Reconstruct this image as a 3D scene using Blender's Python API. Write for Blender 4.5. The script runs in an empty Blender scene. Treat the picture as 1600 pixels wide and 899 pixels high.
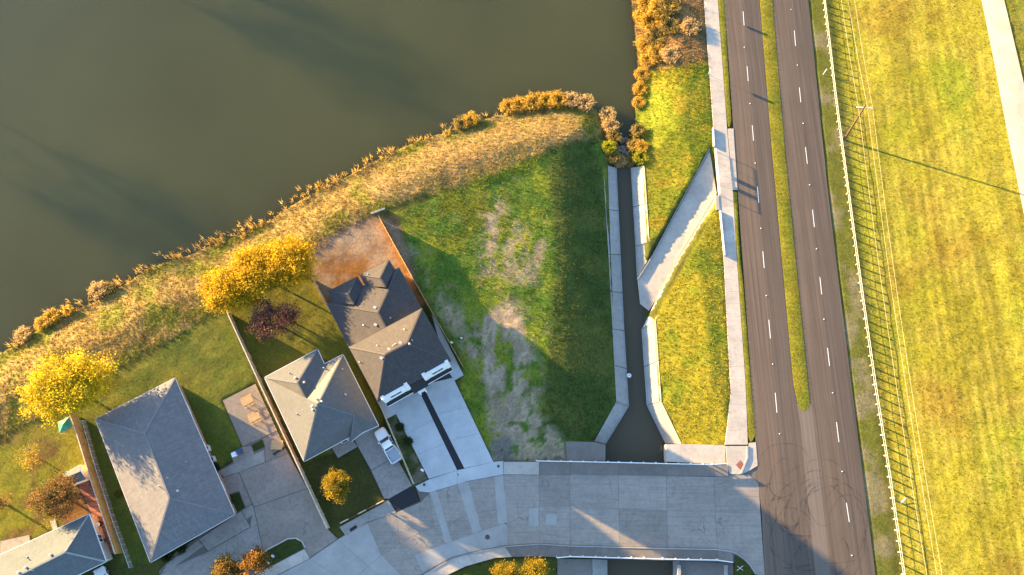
import bpy, math, random
import numpy as np
from mathutils import Vector, Matrix
R = math.radians
random.seed(7); rng = np.random.default_rng(11)
SC = bpy.context.scene; COL = SC.collection

# ---------------------------------------------------------------- camera, sky, sun, exposure
CAM_H, TILT, FPX, CX, CY = 112.0, R(17.0), 1101.0, 800.0, 449.5
cam = bpy.data.cameras.new('camera'); cam.sensor_width = 36; cam.lens = 36 * FPX / 1600
cam.clip_start = 1; cam.clip_end = 5000
camo = bpy.data.objects.new('camera', cam); COL.objects.link(camo)
camo.location = (0, 0, CAM_H); camo.rotation_euler = (TILT, 0, 0); SC.camera = camo
SUN_EL, SUN_AZ = R(7.0), R(28.0)
W = bpy.data.worlds.new('World'); SC.world = W; W.use_nodes = True
nt = W.node_tree; sky = nt.nodes.new('ShaderNodeTexSky'); sky.sky_type = 'NISHITA'; sky.sun_disc = False
sky.sun_elevation = SUN_EL; sky.sun_rotation = R(298); sky.air_density = 1.0; sky.dust_density = 0.5; sky.ozone_density = 3.0
hs_ = nt.nodes.new('ShaderNodeHueSaturation'); hs_.inputs['Saturation'].default_value = 0.85; nt.links.new(sky.outputs[0], hs_.inputs['Color']); nt.links.new(hs_.outputs[0], nt.nodes['Background'].inputs[0]); nt.nodes['Background'].inputs[1].default_value = 0.102
sl = bpy.data.lights.new('sun', 'SUN'); sl.energy = 5.0; sl.angle = R(0.6); sl.color = (1.0, 0.66, 0.27)
so = bpy.data.objects.new('sun', sl); COL.objects.link(so)
sdir = Vector((math.cos(SUN_AZ) * math.cos(SUN_EL), -math.sin(SUN_AZ) * math.cos(SUN_EL), -math.sin(SUN_EL)))
so.rotation_euler = sdir.to_track_quat('-Z', 'Y').to_euler(); so.location = (-60, 40, 60)
SC.view_settings.view_transform = 'Standard'; SC.view_settings.look = 'None'
SC.view_settings.exposure = 3.1; SC.view_settings.gamma = 1.0
SC.render.engine = 'CYCLES'; SC.cycles.max_bounces = 6; SC.cycles.use_denoising = True

# ---------------------------------------------------------------- pixel <-> place
ct, st = math.cos(TILT), math.sin(TILT)
def P(x, y, z=0.0):
    u, w = (x - CX) / FPX, (CY - y) / FPX
    dx, dy, dz = u, w * ct + st, w * st - ct
    t = (z - CAM_H) / dz
    return Vector((dx * t, dy * t, z))
def PA(a, z):
    a = np.asarray(a, float); return np.array([P(x, y, z)[:2] for x, y in a])
def to_px(X, Y, Z):
    dz = Z - CAM_H; up = Y * ct + dz * st; fw = Y * st - dz * ct
    return CX + FPX * X / fw, CY - FPX * up / fw

# ---------------------------------------------------------------- numeric helpers
def smooth(t): t = np.clip(t, 0, 1); return t * t * (3 - 2 * t)
def sdf(X, Y, poly):
    poly = np.asarray(poly, float); sh = X.shape; x = X.ravel(); y = Y.ravel()
    d2 = np.full(x.shape, 1e18); ins = np.zeros(x.shape, bool); n = len(poly)
    for i in range(n):
        ax, ay = poly[i]; bx, by = poly[(i + 1) % n]; ex, ey = bx - ax, by - ay
        t = np.clip(((x - ax) * ex + (y - ay) * ey) / (ex * ex + ey * ey + 1e-12), 0, 1)
        d2 = np.minimum(d2, (x - ax - t * ex) ** 2 + (y - ay - t * ey) ** 2)
        c = (ay > y) != (by > y)
        if c.any():
            xi = ax + (y - ay) * ex / (ey if abs(ey) > 1e-12 else 1e-12); ins ^= c & (x < xi)
    d = np.sqrt(d2); return np.where(ins, -d, d).reshape(sh)
LAT = rng.random((256, 256))
def vnoise(X, Y, s, o=0):
    x = X / s + o * 17.3 + 1000; y = Y / s + o * 9.7 + 1000
    i = np.floor(x).astype(int); j = np.floor(y).astype(int); fx = smooth(x - i); fy = smooth(y - j)
    g = lambda a, b: LAT[a % 256, b % 256]
    return (g(i, j) * (1 - fx) + g(i + 1, j) * fx) * (1 - fy) + (g(i, j + 1) * (1 - fx) + g(i + 1, j + 1) * fx) * fy
def fbm(X, Y, s, o=0, n=4):
    v = 0; a = .5; t = 0
    for k in range(n): v = v + a * vnoise(X, Y, s / 2 ** k, o + k); t += a; a *= .55
    return v / t

# ---------------------------------------------------------------- materials
MATS = {}
def nodemat(name):
    m = bpy.data.materials.new(name); m.use_nodes = True; b = m.node_tree.nodes['Principled BSDF']; MATS[name] = m
    return m, m.node_tree, b
def N(t, typ, **kw):
    n = t.nodes.new(typ)
    for k, v in kw.items():
        if k in n.inputs: n.inputs[k].default_value = v
        else: setattr(n, k, v)
    return n
def mathn(t, op, a, b=None):
    n = t.nodes.new('ShaderNodeMath'); n.operation = op
    for i, v in enumerate((a, b)):
        if v is None: continue
        if isinstance(v, (int, float)): n.inputs[i].default_value = v
        else: t.links.new(v, n.inputs[i])
    return n.outputs[0]
def mixc(t, f, a, b, mode='MIX'):
    n = t.nodes.new('ShaderNodeMix'); n.data_type = 'RGBA'; n.blend_type = mode
    for s, v in ((n.inputs[0], f), (n.inputs[6], a), (n.inputs[7], b)):
        if isinstance(v, (int, float)): s.default_value = v
        elif isinstance(v, tuple): s.default_value = (*v, 1) if len(v) == 3 else v
        else: t.links.new(v, s)
    return n.outputs[2]
def ramp(t, f, lo, hi):
    n = t.nodes.new('ShaderNodeMapRange'); n.inputs[1].default_value = lo; n.inputs[2].default_value = hi
    t.links.new(f, n.inputs[0]); return n.outputs[0]
def pos(t, scale=(1, 1, 1), rot=0.0):
    g = t.nodes.new('ShaderNodeNewGeometry'); m = t.nodes.new('ShaderNodeMapping'); m.inputs['Scale'].default_value = scale
    m.inputs['Rotation'].default_value = (0, 0, rot)
    t.links.new(g.outputs['Position'], m.inputs[0]); return m.outputs[0]
def noise(t, vec, scale, detail=4, rough=.6):
    n = N(t, 'ShaderNodeTexNoise', Scale=scale, Detail=detail, Roughness=rough); t.links.new(vec, n.inputs['Vector']); return n.outputs[0]
def bump(t, b, h, strength, dist):
    n = N(t, 'ShaderNodeBump', Strength=strength, Distance=dist); t.links.new(h, n.inputs['Height']); t.links.new(n.outputs[0], b.inputs['Normal'])
def plain(name, col, rough=.6, var=.15, scale=3.0, metal=0, spec=.3, bmp=0):
    m, t, b = nodemat(name); p = pos(t); f = noise(t, p, scale)
    k = ramp(t, f, .3, .7)
    c = mixc(t, k, tuple(x * (1 - var) for x in col), tuple(min(1, x * (1 + var)) for x in col))
    t.links.new(c, b.inputs['Base Color']); b.inputs['Roughness'].default_value = rough; b.inputs['Metallic'].default_value = metal
    b.inputs['Specular IOR Level'].default_value = spec
    if bmp: bump(t, b, f, bmp, .02)
    return m
def concrete(name, col, stain=.35, dark=(.12, .10, .08), ov=.12, streak=0, ck=0):
    m, t, b = nodemat(name); p = pos(t)
    big = noise(t, p, .35, 6, .65); mid = noise(t, p, 1.7, 5, .7); fine = noise(t, p, 14, 3, .7)
    c = mixc(t, ramp(t, big, .35, .68), tuple(x * .86 for x in col), tuple(x * 1.12 for x in col))
    c = mixc(t, mathn(t, 'MULTIPLY', ramp(t, mid, .46, .74), stain), c, dark)
    c = mixc(t, mathn(t, 'MULTIPLY', ramp(t, fine, .3, .75), .22), c, tuple(x * .62 for x in col))
    if ck:
        vo = N(t, 'ShaderNodeTexVoronoi', Scale=ck); vo.feature = 'DISTANCE_TO_EDGE'; wn = N(t, 'ShaderNodeTexNoise', Scale=.8, Detail=4.0); t.links.new(p, wn.inputs['Vector'])
        va = t.nodes.new('ShaderNodeVectorMath'); va.operation = 'ADD'; t.links.new(p, va.inputs[0]); t.links.new(wn.outputs['Color'], va.inputs[1]); t.links.new(va.outputs[0], vo.inputs['Vector'])
        lt = mathn(t, 'LESS_THAN', vo.outputs['Distance'], .032 * ck); lt = mathn(t, 'MULTIPLY', lt, ramp(t, noise(t, p, .22, 3, .5), .46, .56)); c = mixc(t, mathn(t, 'MULTIPLY', lt, .5), c, (.09, .08, .07))
    if streak:
        s = noise(t, pos(t, (.12, 3.2, 1)), 1.0, 4, .7)
        c = mixc(t, mathn(t, 'MULTIPLY', ramp(t, s, .45, .75), streak), c, tuple(x * .6 for x in col))
    oi = t.nodes.new('ShaderNodeObjectInfo'); r = mathn(t, 'ADD', mathn(t, 'MULTIPLY', oi.outputs['Random'], 2 * ov), 1 - ov)
    hs = N(t, 'ShaderNodeHueSaturation'); t.links.new(c, hs.inputs['Color']); t.links.new(r, hs.inputs['Value'])
    t.links.new(hs.outputs[0], b.inputs['Base Color']); b.inputs['Roughness'].default_value = .85; b.inputs['Specular IOR Level'].default_value = .25
    bump(t, b, fine, .35, .01); return m
def shingle(name, cols, streak=.3):
    m, t, b = nodemat(name); uv = t.nodes.new('ShaderNodeUVMap'); uv.uv_map = 'uv'
    br = N(t, 'ShaderNodeTexBrick', Scale=1.0); br.offset = .5
    br.inputs['Brick Width'].default_value = .33; br.inputs['Row Height'].default_value = .15; br.inputs['Mortar Size'].default_value = .012
    br.inputs['Mortar Smooth'].default_value = .3
    br.inputs['Color1'].default_value = (*cols[0], 1); br.inputs['Color2'].default_value = (*cols[1], 1)
    br.inputs['Mortar'].default_value = (*[c * .45 for c in cols[0]], 1); t.links.new(uv.outputs[0], br.inputs['Vector'])
    mp = N(t, 'ShaderNodeMapping'); mp.inputs['Scale'].default_value = (2.2, .8, 1); t.links.new(uv.outputs[0], mp.inputs[0])
    mb_ = N(t, 'ShaderNodeMapping'); mb_.inputs['Scale'].default_value = (.25, 3.0, 1); t.links.new(uv.outputs[0], mb_.inputs[0]); n4 = noise(t, mb_.outputs[0], 1.0, 3, .6)
    n1 = noise(t, mp.outputs[0], 1.0, 5, .7); n2 = noise(t, uv.outputs[0], .25, 3, .6); n3 = noise(t, uv.outputs[0], 22, 2, .7)
    c = mixc(t, mathn(t, 'MULTIPLY', ramp(t, n1, .40, .62), 1.0), br.outputs[0], cols[2])
    c = mixc(t, mathn(t, 'MULTIPLY', ramp(t, n4, .42, .62), .3), c, tuple(x * .6 for x in cols[0]))
    c = mixc(t, mathn(t, 'MULTIPLY', ramp(t, n2, .4, .7), streak), c, tuple(x * .6 for x in cols[0]))
    c = mixc(t, mathn(t, 'MULTIPLY', ramp(t, n3, .4, .8), .35), c, tuple(x * .5 for x in cols[0]))
    t.links.new(c, b.inputs['Base Color']); b.inputs['Roughness'].default_value = .9; b.inputs['Specular IOR Level'].default_value = .2
    bump(t, b, br.outputs['Fac'], -.5, .01); return m
def vcol(name, rough=.9, trans=0.0, nz=0, ground=False):
    m, t, b = nodemat(name); a = t.nodes.new('ShaderNodeAttribute'); a.attribute_name = 'col'; c = a.outputs['Color']
    if ground:
        p = pos(t); f = noise(t, p, 2.2, 6, .72); g = noise(t, p, 9.0, 4, .75); h = noise(t, p, .45, 4, .6)
        hs = N(t, 'ShaderNodeHueSaturation'); t.links.new(c, hs.inputs['Color'])
        v = mathn(t, 'ADD', mathn(t, 'MULTIPLY', ramp(t, f, .25, .75), .55), .45)
        v = mathn(t, 'MULTIPLY', v, mathn(t, 'ADD', mathn(t, 'MULTIPLY', ramp(t, g, .25, .75), .7), .6))
        v = mathn(t, 'MULTIPLY', v, mathn(t, 'ADD', mathn(t, 'MULTIPLY', ramp(t, h, .3, .7), .35), .88))
        t.links.new(v, hs.inputs['Value']); c = hs.outputs[0]
        bump(t, b, mathn(t, 'ADD', f, mathn(t, 'MULTIPLY', g, .5)), .6, .12)
    t.links.new(c, b.inputs['Base Color']); b.inputs['Roughness'].default_value = rough; b.inputs['Specular IOR Level'].default_value = .15
    if trans:
        tr = t.nodes.new('ShaderNodeBsdfTranslucent'); t.links.new(c, tr.inputs[0])
        mx = t.nodes.new('ShaderNodeMixShader'); mx.inputs[0].default_value = trans
        t.links.new(b.outputs[0], mx.inputs[1]); t.links.new(tr.outputs[0], mx.inputs[2]); t.links.new(mx.outputs[0], t.nodes['Material Output'].inputs[0])
    return m
def water(name, col, rough, bs):
    m, t, b = nodemat(name); p = pos(t); f = noise(t, p, .9, 3, .5); g = noise(t, p, .03, 3, .5)
    c = mixc(t, ramp(t, g, .35, .65), tuple(x * .9 for x in col), tuple(x * 1.1 for x in col))
    t.links.new(c, b.inputs['Base Color']); b.inputs['Roughness'].default_value = rough; b.inputs['IOR'].default_value = 1.33
    b.subsurface_method = 'BURLEY'; b.inputs['Subsurface Weight'].default_value = 1.0; b.inputs['Subsurface Radius'].default_value = (9.0, 9.5, 8.0); b.inputs['Subsurface Scale'].default_value = 1.0
    bump(t, b, f, bs, .03); return m
def asphalt(name, col, streaks=.55):
    m, t, b = nodemat(name); p = pos(t)
    s = noise(t, pos(t, (2.4, .025, 1), R(1.78)), 1.0, 5, .65); big = noise(t, p, .12, 4, .6); fine = noise(t, p, 9, 3, .8)
    c = mixc(t, ramp(t, s, .3, .7), tuple(x * (1 - streaks * .6) for x in col), tuple(x * (1 + streaks * .8) for x in col))
    c = mixc(t, mathn(t, 'MULTIPLY', ramp(t, big, .4, .7), .3), c, tuple(x * .7 for x in col))
    c = mixc(t, mathn(t, 'MULTIPLY', ramp(t, fine, .35, .8), .3), c, tuple(x * .55 for x in col))
    t.links.new(c, b.inputs['Base Color']); b.inputs['Roughness'].default_value = .85; b.inputs['Specular IOR Level'].default_value = .25
    bump(t, b, fine, .3, .008); return m
vcol('ground', ground=True); vcol('blades', .7, .35); vcol('leaf', .6, .5); vcol('bark', .9)
water('lake_water', (.050, .054, .022), .08, .05); water('channel_water', (.088, .076, .045), .05, .25)
concrete('street_concrete', (.30, .262, .228), .42, streak=.7, ck=.16); concrete('new_concrete', (.45, .46, .47), .06, ov=.03)
concrete('patch_concrete', (.345, .33, .31), .12, ov=.05); concrete('walk_concrete', (.46, .41, .355), .3, ov=.08)
concrete('old_concrete', (.25, .21, .18), .6, ov=.08, ck=.2); concrete('lining_concrete', (.30, .295, .28), .4, ov=.1)
concrete('grime_concrete', (.18, .16, .145), .6, ov=.08); concrete('joint', (.05, .045, .04), .2); concrete('joint_soil', (.14, .125, .11), .3)
concrete('drive_concrete', (.29, .265, .24), .5, ov=.08, ck=.25)
asphalt('asphalt_a', (.128, .096, .074)); asphalt('asphalt_b', (.102, .080, .066)); asphalt('asphalt_c', (.114, .088, .070)); asphalt('asphalt_d', (.096, .076, .064))
asphalt('asphalt_pale', (.165, .135, .115), .35); plain('asphalt_new', (.022, .022, .026), .8, .2, 3)
concrete('gravel', (.42, .375, .33), .2)
shingle('shingle_grey', [(.19, .185, .19), (.225, .217, .22), (.135, .134, .14)]); shingle('shingle_brown', [(.072, .066, .068), (.090, .082, .082), (.052, .050, .055)], .15)
shingle('shingle_tan', [(.130, .135, .142), (.152, .157, .162), (.102, .108, .116)], .25); shingle('shingle_blue', [(.125, .148, .16), (.15, .17, .18), (.10, .118, .125)])
plain('white_paint', (.80, .80, .79), .5, .05); plain('trim', (.62, .60, .57), .5, .1); plain('brick_wall', (.28, .17, .12), .85, .2, 6); plain('siding', (.50, .47, .42), .7, .1)
plain('glass', (.05, .075, .085), .08, .1, spec=.6); plain('vent_metal', (.42, .42, .41), .5); plain('dark', (.02, .02, .022), .6); plain('metal', (.42, .42, .42), .4, .1, metal=.7); plain('galv', (.66, .67, .68), .45, .08, metal=.2)
plain('cedar_new', (.42, .27, .13), .8, .2, 2); plain('cedar_old', (.55, .45, .33), .85, .25, 2); plain('cedar_brown', (.52, .31, .10), .8, .2, 2); plain('wood', (.42, .28, .14), .75, .15, 3)
plain('pole_wood', (.10, .055, .036), .85, .2, 3); plain('wire', (.62, .57, .42), .4, .05, metal=.3); plain('road_paint', (.72, .72, .68), .6, .15, 6)
plain('car_white', (.80, .80, .80), .25, .02, spec=.5); plain('car_grey', (.45, .48, .52), .4, .05); plain('rubber', (.02, .02, .02), .8); plain('headlight', (.6, .62, .62), .15)
plain('blue_plastic', (.03, .07, .18), .5); plain('white_plastic', (.75, .75, .74), .5); plain('green_canvas', (.05, .25, .15), .7); plain('red_paver', (.30, .12, .085), .8, .2, 6)
plain('iron', (.10, .065, .05), .7); plain('rock', (.16, .145, .13), .9, .35, 4, bmp=.5); plain('skid', (.030, .026, .025), .8); plain('soil', (.10, .075, .05), .95, .3, 3)
plain('terracotta', (.35, .16, .09), .8); plain('lavender', (.55, .50, .62), .7)
def M(n): return MATS[n]

# ---------------------------------------------------------------- mesh helpers
class MB:
    def __init__(s): s.v = []; s.f = []
    def add(s, v, f):
        k = len(s.v); s.v += [tuple(p) for p in v]; s.f += [tuple(i + k for i in q) for q in f]; return s
    def box(s, c, size, rz=0.0, rx=0.0, ry=0.0):
        m = Matrix.Translation(c) @ Matrix.Rotation(rz, 4, 'Z') @ Matrix.Rotation(ry, 4, 'Y') @ Matrix.Rotation(rx, 4, 'X')
        h = [x / 2 for x in size]
        v = [m @ Vector((a * h[0], b * h[1], d * h[2])) for a in (-1, 1) for b in (-1, 1) for d in (-1, 1)]
        return s.add(v, [(0, 1, 3, 2), (4, 6, 7, 5), (0, 4, 5, 1), (2, 3, 7, 6), (0, 2, 6, 4), (1, 5, 7, 3)])
    def bar(s, a, b, w, h=None):
        a = Vector(a); b = Vector(b); d = b - a; h = h or w; L = d.length
        if L < 1e-6: return s
        q = d.to_track_quat('X', 'Z').to_matrix().to_4x4(); m = Matrix.Translation((a + b) / 2) @ q
        v = [m @ Vector((i * L / 2, j * w / 2, k * h / 2)) for i in (-1, 1) for j in (-1, 1) for k in (-1, 1)]
        return s.add(v, [(0, 1, 3, 2), (4, 6, 7, 5), (0, 4, 5, 1), (2, 3, 7, 6), (0, 2, 6, 4), (1, 5, 7, 3)])
    def tube(s, pts, rad, n=6, cap=True):
        pts = [Vector(p) for p in pts]; rad = rad if isinstance(rad, (list, tuple)) else [rad] * len(pts); V = []; F = []
        for i, p in enumerate(pts):
            d = (pts[min(i + 1, len(pts) - 1)] - pts[max(i - 1, 0)]).normalized(); q = d.to_track_quat('Z', 'Y')
            for k in range(n):
                a = 2 * math.pi * k / n; V.append(p + q @ Vector((math.cos(a) * rad[i], math.sin(a) * rad[i], 0)))
        for i in range(len(pts) - 1):
            for k in range(n): F.append((i * n + k, i * n + (k + 1) % n, (i + 1) * n + (k + 1) % n, (i + 1) * n + k))
        if cap: F.append(tuple(range(n))[::-1]); F.append(tuple((len(pts) - 1) * n + k for k in range(n)))
        return s.add(V, F)
    def lathe(s, c, prof, n=12):
        c = Vector(c); V = []; F = []
        for r, z in prof:
            for k in range(n): a = 2 * math.pi * k / n; V.append(c + Vector((r * math.cos(a), r * math.sin(a), z)))
        for i in range(len(prof) - 1):
            for k in range(n): F.append((i * n + k, i * n + (k + 1) % n, (i + 1) * n + (k + 1) % n, (i + 1) * n + k))
        F.append(tuple(range(n))[::-1]); F.append(tuple((len(prof) - 1) * n + k for k in range(n))); return s.add(V, F)
    def prism(s, pts, th):
        n = len(pts); v = [Vector(p) for p in pts]; v2 = [p - Vector((0, 0, th)) for p in v]
        ar = sum(v[i].x * v[(i + 1) % n].y - v[(i + 1) % n].x * v[i].y for i in range(n))
        if ar < 0: v = v[::-1]; v2 = v2[::-1]
        F = [tuple(range(n)), tuple(range(2 * n - 1, n - 1, -1))] + [(i, i + n, (i + 1) % n + n, (i + 1) % n) for i in range(n)]
        return s.add(v + v2, F)
    def build(s, name, mat, parent=None, smooth_=False, base=None):
        return mk(name, s.v, s.f, mat, parent, smooth_, base)
BASE = {}
def mk(name, v, f, mat, parent=None, smooth_=False, base=None):
    off = Vector((0, 0, 0))
    if parent is not None: off = BASE.get(parent.name, Vector((0, 0, 0)))
    elif base is not None: off = Vector(base)
    me = bpy.data.meshes.new(name); me.from_pydata([tuple(Vector(p) - off) for p in v], [], f); me.update()
    if smooth_: me.polygons.foreach_set('use_smooth', [True] * len(me.polygons))
    me.materials.append(M(mat) if isinstance(mat, str) else mat)
    o = bpy.data.objects.new(name, me); COL.objects.link(o)
    if parent is not None: o.parent = parent; BASE[o.name] = off
    elif base is not None: o.location = off; BASE[o.name] = off
    return o
def thing(name, label, cat, loc, group=None):
    o = bpy.data.objects.new(name, None); o.empty_display_size = .3; COL.objects.link(o); o.location = loc
    BASE[o.name] = Vector(loc); return tag(o, label, cat, group)
def tag(o, label, cat, group=None):
    o['label'] = label; o['category'] = cat
    if group: o['group'] = group
    return o
def struct(o): o['kind'] = 'structure'; return o
def stuff(o): o['kind'] = 'stuff'; return o
def npmesh(name, V, F, mat, cols=None, parent=None, off=(0, 0, 0)):
    """V (n,3), F (m,k) arrays; cols (n,3) per vertex"""
    me = bpy.data.meshes.new(name); V = np.asarray(V, np.float32) - np.array(off, np.float32); F = np.asarray(F, np.int32); k = F.shape[1]
    me.vertices.add(len(V)); me.vertices.foreach_set('co', V.ravel()); me.loops.add(F.size); me.loops.foreach_set('vertex_index', F.ravel())
    me.polygons.add(len(F)); me.polygons.foreach_set('loop_start', np.arange(0, F.size, k, dtype=np.int32)); me.update(calc_edges=True)
    if cols is not None:
        a = me.color_attributes.new('col', 'FLOAT_COLOR', 'POINT'); c = np.ones((len(V), 4), np.float32); c[:, :3] = cols; a.data.foreach_set('color', c.ravel())
    me.materials.append(M(mat)); o = bpy.data.objects.new(name, me); COL.objects.link(o)
    if parent is not None: o.parent = parent
    return o

# ---------------------------------------------------------------- outlines read from the photograph (pixels)
SHORE = [(-150, 640), (-60, 585), (0, 552), (30, 535), (55, 515), (100, 490), (130, 480), (160, 465), (200, 440), (240, 415), (290, 400), (340, 378), (380, 365), (420, 345),
         (460, 318), (500, 295), (540, 275), (590, 250), (640, 225), (690, 208), (720, 198), (750, 188), (785, 178), (830, 168), (880, 160), (925, 165), (945, 185), (955, 205),
         (968, 225), (976, 232), (983, 222), (990, 190), (998, 150), (995, 100), (993, 60), (988, 30), (985, -8)]
WL = -2.3
LAKE = np.vstack([PA(SHORE, WL), [(20, 103), (-40, 106), (-116, 104), (-118, 40)]])
CH_L = [(962.7, 252), (968.9, 397.5), (974.7, 517), (981.9, 635), (946, 693.6), (946, 720), (950, 872), (950, 990)]
CH_R = [(986, 252), (993.4, 397.5), (999.6, 474.7), (1003, 514), (1011, 633), (1040.6, 693.6), (1042, 720), (1050, 872), (1050, 990)]
CHAN = PA(CH_L + CH_R[::-1], WL)
FLUME = [(1108, 233), (1121, 304), (1063, 399), (1030, 460), (1015, 487), (1000, 475), (996, 437), (1020, 399)]
def flume_z(X, Y):
    a = P(1115, 268, -.5); b = P(1006, 478, -2.1); ex, ey = b.x - a.x, b.y - a.y
    t = np.clip(((X - a.x) * ex + (Y - a.y) * ey) / (ex * ex + ey * ey), -.1, 1.1); return -.5 + t * -1.6
FLW = PA(FLUME, -1.2)
TX, TY = math.sin(R(1.78)), math.cos(R(1.78))
def road_s(X, Y): return X * TY - Y * TX
def height(X, Y):
    h = np.zeros_like(X)
    d = sdf(X, Y, LAKE)
    hl = np.where(d < 0, WL + np.maximum(d * .35, -2.2) - .03, WL + .02 + (-WL) * smooth(d / 9.0) ** .8)
    c = sdf(X, Y, CHAN)
    hc = np.where(c < 0, WL - .35, np.where(c < 1.8, WL - .35 + np.clip(c, 0, 1.8) / 1.8 * 1.1, -1.22 + 1.22 * np.clip((c - 1.8) / 8.2, 0, 1)))
    h = np.minimum(h, np.minimum(hl, hc))
    s = road_s(X, Y)
    lev = np.clip((s - 58.5) / 28.5, 0, 1) * 5.0 - np.clip((s - 94) / 25, 0, 1) * 5.0
    h = h + np.maximum(lev, 0)
    f = sdf(X, Y, FLW); h = np.where(f < .25, np.minimum(h, flume_z(X, Y) - .14), h)
    return h
def H1(x, y): return float(height(np.array([x]), np.array([y]))[0])
def PT(x, y, dz=0.0):
    z = 0.0
    for _ in range(6): p = P(x, y, z + dz); z = .5 * z + .5 * H1(p.x, p.y)
    p = P(x, y, z + dz); return Vector((p.x, p.y, H1(p.x, p.y)))

# paved outlines on the flat (z about 0), pixels
ROAD_L = [(1128.5, -40), (1131.5, 0), (1184, 740), (1197, 930)]
ROAD_R = [(1372, 930), (1368, 899), (1330, 600), (1293.6, 300), (1263, 0), (1259, -40)]
STREET = [(330, 960), (432, 898), (483, 873), (528, 842), (574, 813), (619, 800), (657, 783), (649, 760), (671, 749), (725, 732), (771, 722), (787, 720), (842, 721), (1135, 727), (1168, 699), (1182, 690), (1186, 755), (1196, 899), (1183, 899), (1145, 879), (871, 871), (825, 869.5), (774, 872), (728, 884.6), (699, 898), (640, 960)]
PARK = [(341, 735), (364, 722), (361, 710), (379, 698), (348, 626), (399, 600), (441, 690), (513, 828), (528, 842), (484, 873), (432, 899), (330, 960), (255, 930), (248, 893), (275, 862), (310, 840)]
DRIVE2 = [(591, 628), (604, 655), (619, 647), (670, 749), (771, 722), (718, 615), (711, 595), (724.5, 587), (680, 500), (640, 560)]
DRIVE3 = [(516, 700), (545, 676), (593, 667), (644, 759.5), (657, 783), (619, 800), (607, 780), (600, 780), (559.7, 699), (528, 716)]
WALK_L = [(1099, -30), (1100, 0), (1106.8, 90.7), (1114.8, 200), (1116.5, 234), (1122.8, 307), (1130.6, 400), (1136.6, 517.4), (1142, 613.5), (1133, 695), (1135, 727)]
WALK_R = [(1120.5, -30), (1121.5, 0), (1128, 88), (1136, 200), (1141, 260), (1145.5, 304), (1151, 399), (1158, 500), (1165, 599), (1168.7, 699), (1169, 727)]
HOUSES_PX = [[(149, 655), (273, 591), (367, 804), (235, 879)], [(413, 590), (496, 546), (536, 554), (591, 665), (475, 721)], [(512, 470), (556, 432), (607, 407), (659, 480), (704, 564), (591, 628)], [(-80, 905), (139, 804), (166, 878), (40, 940)]]

# ---------------------------------------------------------------- ground
gx = np.unique(np.concatenate([np.array([-900, -600, -400, -280, -200, -160, -140, -128]), np.arange(-120, 116, .4), np.array([118, 125, 140, 170, 220, 300, 450, 900])]))
gy = np.unique(np.concatenate([np.array([-900, -500, -250, -140, -90, -60, -45, -35]), np.arange(-28, 106, .4), np.array([108, 115, 130, 160, 220, 320, 500, 900])]))
GX, GY = np.meshgrid(gx, gy); GH = height(GX, GY)
PXX, PXY = to_px(GX, GY, GH)
vis = (PXX > -200) & (PXX < 1800) & (PXY > -150) & (PXY < 1050) & (np.abs(GX) < 130) & (GY > -30) & (GY < 110)
def zone(poly, feather=6.0, wob=6.0, ns=2.5, o=0):
    d = np.full(GX.shape, 1e3); m = vis
    d[m] = sdf(PXX[m], PXY[m], poly) + (fbm(GX[m], GY[m], ns, o) - .5) * 2 * wob
    return smooth(.5 - d / (2 * feather))
n_big = fbm(GX, GY, 14, 1); n_mid = fbm(GX, GY, 4, 5); n_sm = fbm(GX, GY, 1.4, 9); n_tn = fbm(GX, GY, .9, 21, 3)
C = np.zeros(GX.shape + (3,)); 
def put(w, col): 
    global C
    C = C * (1 - w[..., None]) + np.asarray(col) * w[..., None]
def mixg(a, b, t): return np.asarray(a) * (1 - t[..., None]) + np.asarray(b) * t[..., None]
step = lambda n, lo, hi: smooth((n - lo) / (hi - lo))
ones = np.ones(GX.shape)
put(ones, mixg((.055, .070, .014), (.085, .085, .018), step(n_mid, .35, .65)))
# mown field on the levee
s_ = road_s(GX, GY); fieldw = smooth((s_ - 57.0) / 1.5)
rows = .5 + .5 * np.sin(s_ * 2 * math.pi / 1.35 + fbm(GX, GY, 5, 3) * 3)
fc = mixg((.275, .26, .026), (.205, .255, .02), step(fbm(GX, GY * .5, 11, 31), .46, .68) * (0.35 + .65 * smooth((s_ - 66) / 14)))
fc = mixg(fc, (.23, .155, .022), step(fbm(GX, GY * .6, 8, 40), .57, .76) * .5); fc = mixg(fc, (.36, .31, .07), rows * step(n_mid, .35, .65) * .55); fc = fc * (1 - .22 * (1 - rows) * step(fbm(GX, GY * .3, 9, 33), .35, .6))[..., None]
fc = mixg(fc, (.22, .14, .025), np.clip(zone([(1385, 415), (1440, 400), (1500, 372), (1520, 395), (1450, 430), (1420, 470), (1390, 460)], 18, 20, 4, 3) + zone([(1430, 600), (1500, 590), (1510, 680), (1450, 650)], 18, 22, 4, 6) + zone([(1340, 20), (1420, 10), (1400, 60), (1350, 60)], 16, 18, 4, 7), 0, 1) * .4)
yy_ = GX * TX + GY * TY; strk = fbm(s_ + .15 * np.sin(yy_ / 9), yy_ * .05, .9, 35, 3); fc = fc * (.84 + .30 * step(strk, .32, .68))[..., None]
put(fieldw, fc)
shoulder = smooth((s_ - 53) / .6) * (1 - smooth((s_ - 56) / 2)); put(shoulder, mixg((.15, .16, .025), (.25, .22, .11), step(n_mid, .45, .7)))
put(smooth((s_ - 92.2) / 1) , mixg((.06, .06, .02), (.10, .10, .03), n_mid))  # far side of the levee: its shade is put into a darker grass colour
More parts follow.
